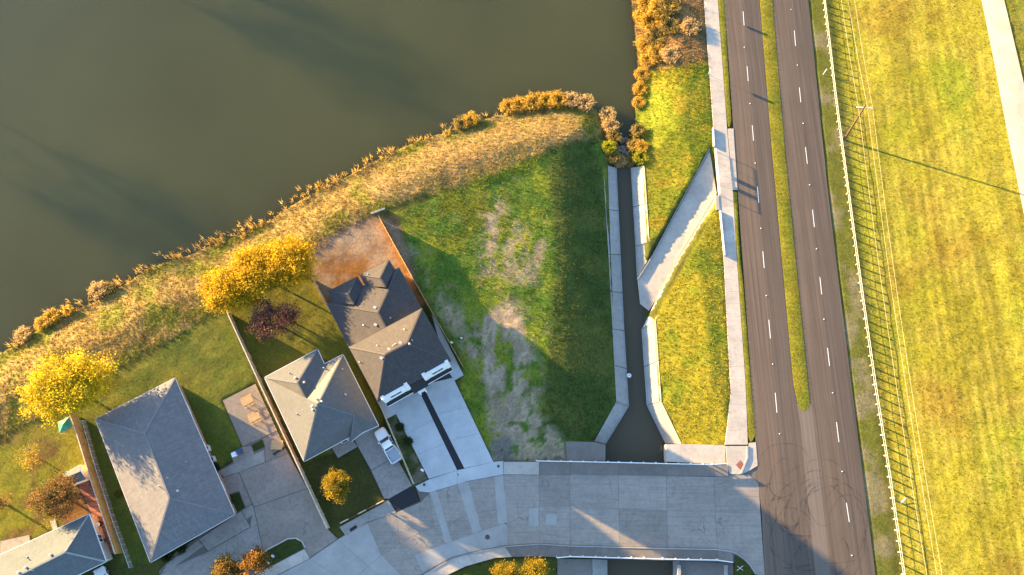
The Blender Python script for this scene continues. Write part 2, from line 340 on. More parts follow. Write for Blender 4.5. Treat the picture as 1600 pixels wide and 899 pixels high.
# lake bank of dry weeds
BANK = [(-200, 640), (0, 540), (100, 480), (300, 385), (420, 335), (540, 265), (700, 195), (800, 165), (930, 155), (948, 200), (935, 225), (858, 222), (845, 262), (760, 288), (640, 310), (585, 332), (500, 382), (455, 425), (330, 490), (228, 556), (165, 582), (100, 640), (40, 660), (0, 690), (-200, 790)]
bankw = zone(BANK, 7, 10)
bc = mixg((.37, .265, .082), (.24, .23, .036), step(n_mid + .35 * (n_sm - .5), .44, .62)); bc = mixg(bc, (.14, .09, .045), step(n_sm, .55, .70) * .6); bc = mixg(bc, (.38, .265, .11), zone([(560, 290), (700, 220), (860, 190), (900, 215), (760, 260), (600, 320)], 14, 14) * .75)
put(bankw, bc)
NEB = [(980, -40), (1100, -40), (1104, 60), (1109, 110), (1050, 128), (1005, 120), (990, 60)]
nebw = zone(NEB, 10, 12, 3, 4); put(nebw, mixg((.36, .22, .085), (.19, .13, .06), step(n_mid, .42, .62)))
NEG = [(1000, 110), (1110, 100), (1118, 232), (1012, 384), (1006, 260), (985, 230), (990, 180)]
negw = zone(NEG, 8, 8); put(negw, mixg(mixg((.21, .245, .018), (.32, .27, .025), step(n_mid, .45, .66)), (.23, .145, .022), step(n_big, .5, .8) * .35))
EAST = [(1122, 308), (1133, 400), (1143, 615), (1136, 696), (1062, 696), (1030, 620), (1022, 500), (1080, 395)]
eastw = zone(EAST, 5, 4); put(eastw, mixg(mixg((.32, .285, .024), (.22, .25, .02), step(n_mid, .5, .68)), (.29, .22, .05), step(n_big, .5, .8) * .4))
# vacant lot and channel side
LOT = [(612, 335), (700, 300), (850, 240), (945, 215), (950, 400), (962, 630), (928, 692), (770, 722), (720, 615), (722, 572), (660, 460)]
lotw = zone(LOT, 6, 5); put(lotw, mixg(mixg((.11, .185, .022), (.23, .27, .025), step(n_mid, .46, .64)), (.28, .21, .10), step(n_sm, .6, .78) * .5))
put(zone([(700, 300), (640, 320), (625, 335), (700, 390), (800, 350), (820, 300)], 16, 14) * step(n_mid, .4, .6) * .7, (.13, .14, .014))
lush_shaded = zone([(856, 235), (930, 215), (948, 300), (958, 510), (965, 630), (928, 692), (840, 690), (862, 500), (868, 380)], 8, 7); put(lush_shaded, mixg((.060, .095, .018), (.10, .12, .024), step(n_mid, .4, .62)))  # lush grass, with the shade of the east-facing slope put into its colour
dstr = fbm(GX * 1.5, GY * .55, 2.4, 71, 5); dirtn = step(dstr * .6 + n_tn * .4, .42, .56)
dirt = np.clip(zone([(750, 310), (782, 310), (805, 350), (850, 380), (838, 445), (755, 430)], 12, 10) * step(dstr * .55 + n_tn * .45, .42, .58) * .85 + zone([(770, 470), (812, 470), (840, 560), (835, 690), (782, 712), (755, 600), (735, 520)], 16, 16) * dirtn + zone([(640, 380), (668, 440), (728, 560), (770, 600), (720, 480), (690, 470)], 14, 12) * dirtn * .9 + zone([(770, 660), (835, 640), (888, 690), (890, 724), (772, 722)], 9, 8) * .9 * step(n_tn, .25, .5), 0, 1)
put(dirt, mixg((.50, .385, .27), (.33, .25, .165), step(n_tn, .35, .65)))
gdirt = zone([(765, 690), (800, 680), (805, 722), (772, 722)], 8, 5); put(gdirt * .8, (.15, .14, .13))
# gardens
LAWN1 = [(160, 585), (228, 558), (330, 492), (356, 488), (398, 598), (350, 625), (378, 698), (340, 735), (235, 880), (190, 880), (120, 655)]
lawn1 = zone(LAWN1, 4, 3); put(lawn1, mixg((.095, .125, .017), (.16, .165, .024), step(n_mid, .42, .66)))
YARD3 = [(356, 488), (420, 445), (490, 432), (548, 545), (600, 650), (585, 690), (475, 722)]; yard3 = zone(YARD3, 4, 3); put(yard3, mixg((.17, .16, .02), (.125, .135, .018), step(n_mid, .42, .66)))
DIRTY = [(492, 385), (560, 345), (594, 336), (640, 340), (625, 345), (660, 478), (512, 478), (490, 432), (455, 410)]
dy = zone(DIRTY, 5, 5); put(dy, mixg(mixg((.30, .20, .125), (.24, .125, .055), step(n_mid, .42, .62)), (.34, .26, .19), step(fbm(GX * .5, GY * 1.4, 2.2, 50), .5, .7) * .6))
put(zone([(597, 338), (650, 452), (668, 470), (655, 480), (590, 345)], 4, 3), (.30, .15, .045)); put(zone([(525, 405), (575, 405), (575, 440), (520, 450)], 10, 8) * step(n_sm, .35, .55), (.24, .11, .028))
FRONT3 = [(472, 722), (530, 705), (560, 699), (600, 780), (516, 822)]; front3 = zone(FRONT3, 3, 2); put(front3, mixg((.055, .062, .013), (.085, .08, .02), n_mid))
GARD = [(604, 655), (619, 648), (668, 748), (645, 760)]; gard = zone(GARD, 3, 2); put(gard, mixg((.07, .09, .025), (.20, .165, .12), step(n_sm, .40, .58)))
YARD4 = [(-60, 700), (40, 665), (110, 655), (150, 750), (140, 800), (0, 862), (-60, 890)]; yard4 = zone(YARD4, 6, 6); put(yard4, mixg(mixg((.22, .21, .017), (.09, .115, .018), step(n_big, .45, .62)), (.16, .11, .03), step(n_mid, .55, .72)))
put(zone([(80, 790), (140, 770), (150, 800), (100, 820)], 6, 5), (.20, .10, .035))
SOUTH = [(700, 900), (728, 885), (774, 873), (825, 871), (870, 872), (870, 990), (650, 990)]; southw = zone(SOUTH, 2, 1); put(southw, mixg((.055, .08, .012), (.08, .09, .014), n_mid))
# lower the soil below anything paved so that slabs sit proud of it
paved = np.zeros(GX.shape); paved_px = [STREET, PARK, DRIVE2, DRIVE3, ROAD_L + ROAD_R, WALK_L + WALK_R[::-1]] + HOUSES_PX
for pl in paved_px: paved = np.maximum(paved, zone(pl, 1.0, 0))
sink = np.zeros(GX.shape)
for pl in [STREET, PARK, DRIVE2, DRIVE3, ROAD_L + ROAD_R, WALK_L + WALK_R[::-1]]:
    d = np.full(GX.shape, 1e3); d[vis] = sdf(PXX[vis], PXY[vis], pl); sink = np.maximum(sink, np.clip((2.5 - d) / 2.5, 0, 1))
ch_ = sdf(GX, GY, CHAN)
GZ = GH - .16 * sink + (fbm(GX, GY, 1.6, 60) - .5) * .16 * (1 - sink) * (np.abs(s_ - 54.5) > 1.2) - 0.02
WPX = zone([(836, 686), (930, 690), (1065, 692), (1136, 694), (1136, 730), (836, 730)], 1.5, 0) * (PXX > 882); GZ = np.where(WPX > .5, np.minimum(GZ, -.25), GZ)
GZ = np.where((PXY > 868) & (PXX > 868) & (PXX < 1148) & vis, np.minimum(GZ, -.5), GZ)
nx, ny = len(gx), len(gy); idx = np.arange(nx * ny).reshape(ny, nx)
F = np.stack([idx[:-1, :-1], idx[:-1, 1:], idx[1:, 1:], idx[1:, :-1]], -1).reshape(-1, 4)
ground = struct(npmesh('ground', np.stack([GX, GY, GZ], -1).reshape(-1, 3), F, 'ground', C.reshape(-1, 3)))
ground.data.polygons.foreach_set('use_smooth', np.ones(len(F), bool))

# ---------------------------------------------------------------- water
def sheet(name, poly, z, mat, parent=None):
    return MB().add([(p[0], p[1], z) for p in poly], [tuple(range(len(poly)))]).build(name, mat, parent)
lk = np.array(LAKE); lk_c = lk.mean(0)
struct(mk('lake', [(-130, 8, WL), (30, 8, WL), (30, 108, WL), (-130, 108, WL)], [(0, 1, 2, 3)], 'lake_water'))
cw = PA([(950, 236), (1000, 236), (1010, 480), (1025, 640), (1060, 690), (1062, 990), (938, 990), (936, 690), (972, 640), (966, 520)], WL)
struct(sheet('channel', cw, WL + .004, 'channel_water'))

# ---------------------------------------------------------------- paving helpers
def slab(name, px, z, th, mat, parent, inset=.02):
    pts = [P(x, y, z) for x, y in px]; c = sum(pts, Vector()) / len(pts)
    pts = [p + (c - p).normalized() * inset for p in pts]
    return MB().prism(pts, th).build(name, mat, parent)
def lerp(a, b, t): return (a[0] + (b[0] - a[0]) * t, a[1] + (b[1] - a[1]) * t)
def along(line, y):
    for (x0, y0), (x1, y1) in zip(line, line[1:]):
        if min(y0, y1) <= y <= max(y0, y1) and y0 != y1: return (x0 + (x1 - x0) * (y - y0) / (y1 - y0), y)
    return line[0] if abs(y - line[0][1]) < abs(y - line[-1][1]) else line[-1]

# ---------------------------------------------------------------- dual carriageway
road = struct(sheet('road', PA(ROAD_L + ROAD_R, .02), .02, 'asphalt_b'))
L0 = ROAD_L; L1 = [(1157, -40), (1159, 0), (1177, 220), (1202.5, 515), (1212.5, 630), (1236, 930)]; L2 = [(1183, -40), (1186, 0), (1205.5, 240), (1238.5, 600), (1248, 645), (1250, 660), (1278, 930)]
L3 = [(1204, -40), (1207.7, 0), (1228, 240), (1263.5, 600), (1269, 640), (1301, 930)]; L4 = [(1236, -40), (1239, 0), (1260, 242), (1288, 508), (1309, 676), (1337, 930)]; L5 = ROAD_R[::-1]
def strip_px(a, b, y0=-40, y1=930, n=24): return [along(a, y0 + (y1 - y0) * k / n) for k in range(n + 1)] + [along(b, y1 - (y1 - y0) * k / n) for k in range(n + 1)]
for nm, a, b, mt in (('lane', L0, L1, 'asphalt_a'), ('lane', L1, L2, 'asphalt_b'), ('lane', L3, L4, 'asphalt_c'), ('lane', L4, L5, 'asphalt_d')):
    pl = strip_px(a, b); q = PA(pl, .03); n = len(q) // 2
    MB().add([(x, y, .03) for x, y in q], [(i, i + 1, 2 * n - 2 - i, 2 * n - 1 - i) for i in range(n - 1)]).build(nm, mt, road)
pl = strip_px(L2, L3, 632, 930, 10); q = PA(pl, .034); n = len(q) // 2
MB().add([(x, y, .034) for x, y in q], [(i, i + 1, 2 * n - 2 - i, 2 * n - 1 - i) for i in range(n - 1)]).build('turn_pocket', 'asphalt_pale', road)
def dash(line, y0, y1):
    a, b = along(line, y0), along(line, y1); a = P(*a, .042); b = P(*b, .042); d = (b - a).normalized(); n_ = Vector((d.y, -d.x, 0)) * .06
    mk('lane_marking', [a - n_, a + n_, b + n_, b - n_], [(0, 1, 2, 3)], 'road_paint', road)
for y0, y1 in ((18, 40), (104, 127), (196, 220), (292, 317), (393, 419), (500, 529), (614, 645)): dash([(1160 - .2, 0), (1168.2, 116), (1176.4, 208), (1184.6, 305), (1193, 406), (1202.6, 515), (1214, 645)], y0, y1)
for y0, y1 in ((48, 72), (137, 160), (230, 256), (328, 355), (433, 460), (544, 572), (660, 691), (786, 816)): dash([(1239, 20), (1242, 60), (1250, 148), (1260, 243), (1271, 341), (1282.5, 447), (1294.5, 558), (1309, 676), (1324.5, 802), (1327, 816)], y0, y1)
for k, (x, y) in enumerate([(1163, 74), (1172, 162), (1180, 255), (1189, 357), (1197.5, 462), (1207.3, 569), (1218, 678), (1236, 15), (1246, 102), (1255, 193), (1265, 289), (1276, 389), (1287.5, 499), (1301, 614), (1316, 737), (1331, 868)]):
    p = P(x, y, .05); mk('road_stud', MB().box(p, (.14, .14, .05)).v, MB().box(p, (.12, .12, .04)).f, 'white_paint', road)
# tyre arcs burnt into the junction
def arc_strip(cx, cy, rx, ry, a0, a1, rot, w):
    pts = []
    for k in range(41):
        a = R(a0 + (a1 - a0) * k / 40); wob = 1 + .06 * math.sin(a * 2.3 + rx) + .04 * math.sin(a * 3.7 + ry); x, y = rx * wob * math.cos(a), ry * wob * math.sin(a); c_, s_2 = math.cos(R(rot)), math.sin(R(rot))
        pts.append(P(cx + x * c_ - y * s_2, cy + x * s_2 + y * c_, .046 + .0002 * len(arcs)))
    V = []; Fc = []
    for k, p in enumerate(pts):
        d = (pts[min(k + 1, 40)] - pts[max(k - 1, 0)]).normalized(); n_ = Vector((d.y, -d.x, 0)) * w / 2 * (0.4 + .6 * math.sin(math.pi * (k + 1) / 42)); V += [p - n_, p + n_]
        if k: Fc.append((2 * k - 2, 2 * k - 1, 2 * k + 1, 2 * k))
    arcs.append(mk('skid_mark', V, Fc, 'skid', road))
arcs = []
m, t, b = nodemat('skid'); b.inputs['Base Color'].default_value = (.022, .02, .02, 1); b.inputs['Roughness'].default_value = .7
tr = t.nodes.new('ShaderNodeBsdfTransparent'); mx = t.nodes.new('ShaderNodeMixShader'); f_ = ramp(t, noise(t, pos(t), .45, 5, .75), .40, .68)
t.links.new(mathn(t, 'MULTIPLY', f_, .48), mx.inputs[0]); t.links.new(tr.outputs[0], mx.inputs[1]); t.links.new(b.outputs[0], mx.inputs[2]); t.links.new(mx.outputs[0], t.nodes['Material Output'].inputs[0])
for a in [(1225, 748, 22, 30, 0, 360, 12, .16), (1224, 730, 40, 38, 190, 350, 15, .14), (1190, 740, 8, 20, 90, 250, 0, .16), (1300, 810, 55, 62, 150, 400, 10, .14), (1288, 805, 42, 48, 170, 420, 0, .12), (1320, 830, 34, 55, 200, 430, 8, .13),
          (1270, 790, 65, 70, 215, 330, 0, .12), (1255, 850, 50, 40, 20, 190, 0, .14), (1300, 845, 52, 38, 0, 160, 10, .13), (1245, 835, 38, 55, 120, 240, 20, .12), (1310, 800, 28, 42, 190, 370, 14, .15), (1275, 870, 60, 36, 10, 170, -8, .11),
          (1330, 850, 20, 60, 260, 430, 5, .13), (1288, 790, 25, 32, 10, 200, 0, .12), (1235, 770, 46, 52, 60, 170, 0, .12)] + [(1215 + 110 * random.random(), 760 + 110 * random.random(), random.uniform(20, 60), random.uniform(24, 60), q_ := random.uniform(0, 300), q_ + random.uniform(60, 200), random.uniform(-20, 20), random.uniform(.1, .3)) for _ in range(14)]: arc_strip(*a)
# grass median, slightly domed
def dome(name, a, b, y0, y1, n, zc):
    V = []; Fc = []
    for k in range(n + 1):
        y = y0 + (y1 - y0) * k / n; l_, r_ = along(a, y), along(b, y); taper = min(1, (n - k) / 3.0)
        if k == n: l_ = lerp(l_, r_, .3); r_ = lerp(l_, r_, .3)
        for j, tt in enumerate((0, .2, .5, .8, 1)):
            q = lerp(l_, r_, tt); z = .035 + zc * (0, .8, 1, .8, 0)[j] * taper; V.append(P(q[0], q[1], z))
        if k:
            for j in range(4): i = (k - 1) * 5 + j; Fc.append((i, i + 1, i + 6, i + 5))
    V = np.array([tuple(v) for v in V]); nn = fbm(V[:, 0], V[:, 1], 3, 77); nb = fbm(V[:, 0], V[:, 1], 1.2, 78)
    cc = np.array((.16, .19, .018)) * (1 - nn[:, None]) + np.array((.32, .26, .025)) * nn[:, None]; cc *= (.7 + .6 * nb[:, None])
    o = struct(npmesh(name, V, np.array(Fc), 'ground', cc)); return o
dome('median', [(1184, -30), (1187, 0), (1206.5, 240), (1239.5, 600), (1249, 645)], [(1203, -30), (1206.7, 0), (1227, 240), (1262.5, 600), (1267, 645)], -30, 643, 80, .05)
dome('verge', WALK_R, [(1128.5, -40), (1131.5, 0), (1142.5, 184), (1156, 399), (1161, 428), (1180, 681), (1181, 690)], -20, 199, 20, .03)
dome('verge', [(1145.5, 300), (1151, 399), (1158, 500), (1165, 599), (1168.7, 695)], [(1151.5, 300), (1156, 399), (1161, 440), (1180, 681), (1181, 695)], 300, 690, 40, .03)

# ---------------------------------------------------------------- sidewalk beside the road
walk = struct(sheet('sidewalk', PA(WALK_L + WALK_R[::-1], -.03), -.03, 'joint'))
ys = [-30]; 
while ys[-1] < 690: ys.append(ys[-1] + 17 + ys[-1] * .005)
ys[-1] = 695
for y0, y1 in zip(ys, ys[1:]): slab('slab', [along(WALK_L, y0), along(WALK_R, y0), along(WALK_R, y1), along(WALK_L, y1)], .06, .2, 'walk_concrete', walk, .012)
slab('inlet_apron', [(1137, 201), (1146, 201), (1152.5, 297), (1145, 297)], .065, .2, 'walk_concrete', walk)
slab('corner_slab', [(1134, 697), (1169, 697), (1168, 716), (1156, 742), (1140, 741), (1136, 727)], .06, .2, 'walk_concrete', walk)
slab('kerb_return', [(1170, 692), (1181, 691), (1184, 728), (1172, 735), (1158, 742), (1169, 716)], .055, .2, 'walk_concrete', walk)
slab('kerb', [(1166.5, 697), (1169.5, 697), (1169.5, 716), (1159, 741), (1156.5, 740), (1167, 715)], .16, .2, 'patch_concrete', walk)
mb = MB(); p = P(1156.5, 727, .075); mb.box(p, (1.0, 1.0, .03), R(40))
for i in range(4):
    for j in range(4): mb.box(p + Matrix.Rotation(R(40), 3, 'Z') @ Vector((i * .24 - .36, j * .24 - .36, .02)), (.1, .1, .03), R(40))
mb.build('tactile_pad', 'red_paver', walk)

# ---------------------------------------------------------------- street of concrete slabs
street = struct(mk('street', [P(x, y, -.02) for x, y in STREET], [tuple(range(len(STREET)))], 'joint_soil'))
NK = [(432, 900), (483, 874), (528, 843), (574, 817), (619, 801), (657, 785), (671, 771), (728, 753), (787, 742), (842.5, 741), (890, 740), (966, 742), (1041, 743.5), (1115, 745)]
MJ = [(500, 945), (545, 912), (575, 885), (596, 868), (625, 849), (655, 833), (678, 823), (742, 802), (790, 794), (842.5, 792), (891, 792), (967, 795), (1042, 798), (1118, 801)]
SK = [(560, 985), (600, 955), (625, 925), (640, 912), (655, 900), (683, 884), (706, 872), (747, 861), (789, 853), (842.5, 849), (891.5, 852), (968, 854), (1044, 856), (1121, 857.5)]
for i in range(len(NK) - 1):
    mt = 'patch_concrete' if i < 3 else 'street_concrete'
    slab('slab', [NK[i], NK[i + 1], MJ[i + 1], MJ[i]], .03, .2, mt, street); slab('slab', [MJ[i], MJ[i + 1], SK[i + 1], SK[i]], .03, .2, mt, street)
slab('slab', [(1115, 745), (1139, 743), (1170, 742), (1185, 755), (1190, 801), (1118, 801)], .03, .2, 'street_concrete', street); slab('slab', [(1118, 801), (1190, 801), (1195, 899), (1184, 899), (1160, 870), (1140, 860), (1121, 857.5)], .03, .2, 'street_concrete', street)
for q in ([(672, 770), (682, 767), (706, 846), (696, 849)], [(714.6, 756), (731.7, 752), (752, 829), (739, 834)], [(772, 745), (786.5, 742), (792.6, 819), (778, 819)], [(647.7, 867.5), (706, 846), (792, 817), (793, 851), (747, 860), (706, 870), (660, 895)]): slab('patch_strip', q, .036, .05, 'patch_concrete', street)
slab('patch_square', [(826, 794), (841, 794), (841, 823), (826, 822)], .036, .05, 'patch_concrete', street); slab('patch_square', [(853, 803), (870, 804), (870, 821), (853, 820)], .036, .05, 'patch_concrete', street)
# pavement strip and kerb south of the street
SKI = SK[4:]; SE = [(699, 899), (715, 891), (728, 885), (774, 872), (800, 870.5), (842.5, 869.5), (891.5, 871.5), (968, 873.5), (1044, 876), (1121, 878)]
SKI = [(662, 899), (683, 887), (706, 874), (747, 863), (789, 855), (842.5, 851), (891.5, 854), (968, 856), (1044, 858), (1121, 859.5)]
for i in range(len(SKI) - 1): slab('pavement_slab', [SKI[i], SKI[i + 1], SE[i + 1], SE[i]], .12, .7 if i > 4 else .2, 'walk_concrete' if i < 4 else 'grime_concrete', street, .015)
slab('pavement_slab', [(1121, 859.5), (1140, 862), (1146, 866), (1146, 880), (1121, 878)], .12, .7, 'grime_concrete', street)
for a, b in zip(SKI, SKI[1:]): MB().bar(P(a[0], a[1] - .6, .10), P(b[0], b[1] - .6, .10), .16, .16).build('kerb', 'patch_concrete', street)
CURV = [(1121, 859), (1140, 861.5), (1152, 866), (1163, 874), (1172, 883), (1181, 897)]
for a, b in zip(CURV, CURV[1:]): MB().bar(P(*a, .10), P(*b, .10), .18, .16).build('kerb', 'patch_concrete', street)
# bridge strip north of the street
for x0, x1 in ((787, 842), (842, 891), (891, 966), (966, 1041), (1041, 1115), (1115, 1138)):
    slab('bridge_walk', [(x0, 722 + (x0 - 842) * .017 if x0 > 800 else 722), (x1, 722 + (x1 - 842) * .017), (x1, 741.5 + max(0, x1 - 891) * .013), (x0, 741.5 + max(0, x0 - 891) * .013)], .13, .75 if x0 >= 842 else .2, 'grime_concrete' if x0 > 800 else 'walk_concrete', street, .012)
APR = [(649, 760), (671, 749), (714.4, 735), (725.4, 732), (771, 722), (786.5, 720.5), (787, 741.5), (728, 752.5), (671, 770), (655, 768)]
slab('apron_slab', APR[:3] + [(714.4, 757), (671, 770), (655, 768)], .045, .2, 'new_concrete', street); slab('apron_slab', [(714.4, 735), (771, 722), (786.5, 720.5), (787, 741.5), (728, 752.5), (714.4, 757)], .045, .2, 'new_concrete', street)
slab('asphalt_patch', [(607.4, 780), (642, 759.8), (657, 783), (619, 800)], .05, .2, 'asphalt_new', street)
mb = MB(); mb.box(P(552, 826, .06), (1.1, .45, .12), R(33)); mb.build('storm_inlet', 'dark', street)
for x, y, r in ((687, 892, .40), (761.7, 839.5, .33), (778.7, 728.7, .2), (662.8, 757.5, .2), (716, 742, .10)):
    MB().lathe(P(x, y, .055), [(r * 1.12, 0), (r * 1.1, .012), (r * .95, .016), (r * .9, .01), (r * .3, .012)], 20).build('manhole_cover', 'iron', street)
# grass corner between street and road
struct(npmesh('verge', np.array([tuple(P(x, y, .10)) for x, y in [(1148, 869), (1155, 871), (1163, 877), (1171, 886), (1179, 899), (1185, 930), (1148, 930)]]), np.array([[0, 1, 2], [0, 2, 3], [0, 3, 4], [0, 4, 5], [0, 5, 6]]), 'ground', np.tile((.06, .075, .015), (7, 1))))

# ---------------------------------------------------------------- concrete lined channel, wings and flume
lining = struct(mk('channel_lining', [P(x, y, WL - .12) for x, y in CH_L[:5]] + [P(x - 3, y, WL - .2) for x, y in CH_L[:5]][::-1], [tuple(range(10))], 'joint'))
LO = [(942, 256.6), (950.7, 397.5), (957, 514), (963, 628), (928.5, 690)]; LI = [(962.7, 262), (968.9, 397.5), (974.7, 517), (981.9, 635), (946, 693.6)]
RO = [(1006.8, 258.7), (1014.8, 377.5)]; RI = [(986, 262), (993.4, 385)]
def lining_run(outer, inner, zo, zi, n):
    for (o0, o1), (i0, i1) in zip(zip(outer, outer[1:]), zip(inner, inner[1:])):
        k = max(1, round(math.dist(o0, o1) / n))
        for j in range(k):
            a, b_ = j / k + .004, (j + 1) / k - .004
            pts = [P(*lerp(o0, o1, a), zo), P(*lerp(o0, o1, b_), zo), P(*lerp(i0, i1, b_), zi), P(*lerp(i0, i1, a), zi)]
            MB().prism(pts, .35).build('lining_slab', 'lining_concrete', lining)
            MB().bar(pts[3] + Vector((0, 0, .03)), pts[2] + Vector((0, 0, .03)), .14, .14).build('toe_kerb', 'lining_concrete', lining)
lining_run(LO, LI, -1.12, WL + .05, 62); lining_run(RO, RI, -1.12, WL + .05, 62)
lining_run([(1014.8, 377.5), (1024, 382)], [(993.4, 385), (996, 437)], -1.2, WL + .05, 70)
RO2 = [(1024.6, 499.6), (1033.5, 627.8), (1065, 693.6)]; RI2 = [(1003, 514), (1011, 633), (1040.6, 693.6)]; lining_run(RO2, RI2, -1.12, WL + .05, 70)
MB().prism([P(884, 690, -.15), P(929, 691, -.15), P(946, 694.5, -.15), P(946, 720.5, -.15), P(886, 720.5, -.15)], 2.6).build('wing_slab', 'grime_concrete', lining)
MB().prism([P(1041, 694.5, -.15), P(1065, 694, -.15), P(1133, 696, -.15), P(1134, 726, -.15), P(1042, 721.5, -.15)], 2.6).build('wing_slab', 'walk_concrete', lining)
MB().prism([P(871, 873, -.4), P(925, 874, -.8), P(925, 990, -.8), P(871, 990, -.4)], .4).build('wing_slab', 'grime_concrete', lining)
MB().prism([P(925.6, 874, -.75), P(949, 875, -1.9), P(949, 990, -1.9), P(925.6, 990, -.75)], .6).build('wing_slab', 'lining_concrete', lining)
MB().prism([P(1052, 877, -1.9), P(1062, 877, -.9), P(1062, 990, -.9), P(1052, 990, -1.9)], .6).build('wing_slab', 'lining_concrete', lining)
MB().prism([P(1062.6, 877, -.8), P(1146, 880, -.3), P(1146, 990, -.3), P(1062.6, 990, -.8)], .4).build('wing_slab', 'grime_concrete', lining)
for x in (1061, 1134): MB().bar(P(x, 883, -.3), P(x, 990, -.3), .5, .3).build('wing_kerb', 'lining_concrete', lining)
flume = struct(mk('flume', [P(x, y, z) for x, y, z in [(1109, 236, -.46), (1120, 303, -.46), (1062, 399, -1.22), (1030, 460, -1.82), (1014, 486, -2.1), (1000, 475, -2.12), (996, 437, -1.85), (1021, 399, -1.5)]], [(0, 1, 2, 7), (7, 2, 3, 6), (6, 3, 4, 5)], 'walk_concrete'))
mb = MB(); W1 = [(1108, 234, -.55), (1064, 316, -1.05), (1020, 399, -1.62), (996, 437, -1.95)]
for a, b in zip(W1, W1[1:]): mb.bar(P(*a), P(*b), .2, .7)
mb.build('flume_wall', 'lining_concrete', flume)
mb = MB(); FI = [(1120, 305, -.05), (1063, 399, -1.0), (1030, 460, -1.65), (1004, 513, -2.1)]; FO = [(1124, 318, .0), (1078, 399, -.75), (1036, 476, -1.1), (1025, 498.5, -1.1)]
for i in range(3): MB().prism([P(*FI[i]), P(*FO[i]), P(*FO[i + 1]), P(*FI[i + 1])], .35).build('flume_kerb', 'walk_concrete', flume)
MB().prism([P(1118, 306, .12), P(1123, 306, .12), P(1124.5, 328, .12), P(1119, 328, .12)], .5).build('headwall_cap', 'patch_concrete', flume)
# ---------------------------------------------------------------- gravel track on the levee crest
GL = [(1520, -60), (1532.7, 0), (1553, 100), (1575, 217), (1592, 300), (1610, 390), (1630, 480)]; GR = [(1554, -60), (1568, 0), (1590, 93), (1612, 190), (1630, 290), (1650, 390), (1670, 480)]
mb = MB(); V = []
for a, b in zip(GL, GR):
    for t_ in (0, .25, .5, .75, 1): q = PT(*lerp(a, b, t_)); V.append((q.x, q.y, q.z + .09 + .05 * math.sin(math.pi * t_)))
mb.add(V, [(5 * i + j, 5 * i + j + 1, 5 * i + j + 6, 5 * i + j + 5) for i in range(len(GL) - 1) for j in range(4)]); struct(mb.build('gravel_track', 'gravel'))

# ---------------------------------------------------------------- yards: parking court, drives, patios
park = struct(mk('parking_court', [P(x, y, .0) for x, y in PARK], [tuple(range(len(PARK)))], 'joint_soil'))
slab('slab', [(348, 626), (399, 600), (433, 673), (379, 698)], .03, .18, 'old_concrete', park); slab('slab', [(410, 686), (433, 674), (441, 690), (450, 708), (415, 722), (414.5, 699)], .03, .18, 'old_concrete', park)
slab('slab', [(361, 711), (379, 699), (392, 697), (396, 707), (398, 716), (367, 732)], .03, .18, 'old_concrete', park); slab('slab', [(341, 737), (366, 724), (400, 709), (413, 703), (414, 722), (373, 738), (350, 745)], .035, .18, 'drive_concrete', park)
slab('slab', [(345, 748), (373, 739), (393, 788), (384, 793), (374, 767), (356, 773)], .04, .2, 'old_concrete', park)
slab('slab', [(374, 738), (415, 723), (450, 709), (480, 763), (397, 792)], .03, .18, 'old_concrete', park); slab('slab', [(397, 793), (480, 764), (513, 828), (527, 842), (484, 872), (470, 845), (452, 842), (412, 862)], .03, .18, 'old_concrete', park)
slab('slab', [(396, 793), (411, 862), (390, 880), (360, 899), (320, 930), (255, 930), (262, 890), (326, 862), (391, 824)], .03, .18, 'drive_concrete', park)
slab('porch_slab', [(310.5, 843), (377, 798.7), (390, 823.5), (325.5, 861)], .18, .2, 'drive_concrete', park); slab('walkway', [(262, 880), (310, 844), (318, 853), (275, 884), (258, 912), (248, 905)], .05, .2, 'drive_concrete', park)
slab('walkway', [(378, 798), (386, 793), (394, 789), (397, 797), (393, 806), (385, 812)], .06, .2, 'drive_concrete', park)
for a, b in zip([(450, 842), (412, 862), (404, 872)], [(412, 862), (404, 872), (396, 884)]): MB().bar(P(*a, .08), P(*b, .08), .18, .2).build('kerb', 'walk_concrete', park)
for a, b in zip([(450, 842), (462, 841), (472, 846)], [(462, 841), (472, 846), (477, 856)]): MB().bar(P(*a, .08), P(*b, .08), .18, .2).build('kerb', 'walk_concrete', park)
isl = [(449, 844), (461, 843), (470, 848), (474, 857), (420, 886), (398, 886), (406, 872), (414, 864)]
v = np.array([tuple(P(x, y, .10)) for x, y in isl] + [tuple(P(436, 864, .16))]); struct(npmesh('grass_island', v, np.array([[i, (i + 1) % 8, 8] for i in range(8)]), 'ground', np.tile((.048, .066, .013), (9, 1))))
slab('walkway', [(476, 858), (484, 873), (432, 899), (400, 912), (398, 900), (424, 885)], .07, .2, 'walk_concrete', park)
v = np.array([tuple(P(x, y, .07)) for x, y in [(357, 774), (373.5, 769), (382.5, 794), (371, 800)]]); struct(npmesh('grass_bed', v, np.array([[0, 1, 2, 3]]), 'ground', np.tile((.04, .06, .012), (4, 1))))
v = np.array([tuple(P(x, y, .05)) for x, y in [(393, 696), (410, 686.5), (414, 698), (397, 706)]]); struct(npmesh('grass_bed', v, np.array([[0, 1, 2, 3]]), 'ground', np.tile((.05, .07, .013), (4, 1))))
d2 = struct(mk('new_driveway', [P(x, y, -.02) for x, y in DRIVE2], [tuple(range(len(DRIVE2)))], 'joint'))
LE0, LE1, SA0, SA1 = (611, 632), (670, 748.5), (652, 605), (714.4, 735); SB0, SB1, RE0, RE1 = (660, 602), (725.4, 732), (708, 590), (771, 722)
for a, b in ((0, .40), (.40, .68), (.68, 1)): slab('slab', [lerp(LE0, LE1, a), lerp(SA0, SA1, a), lerp(SA0, SA1, b), lerp(LE0, LE1, b)], .04, .2, 'new_concrete', d2)
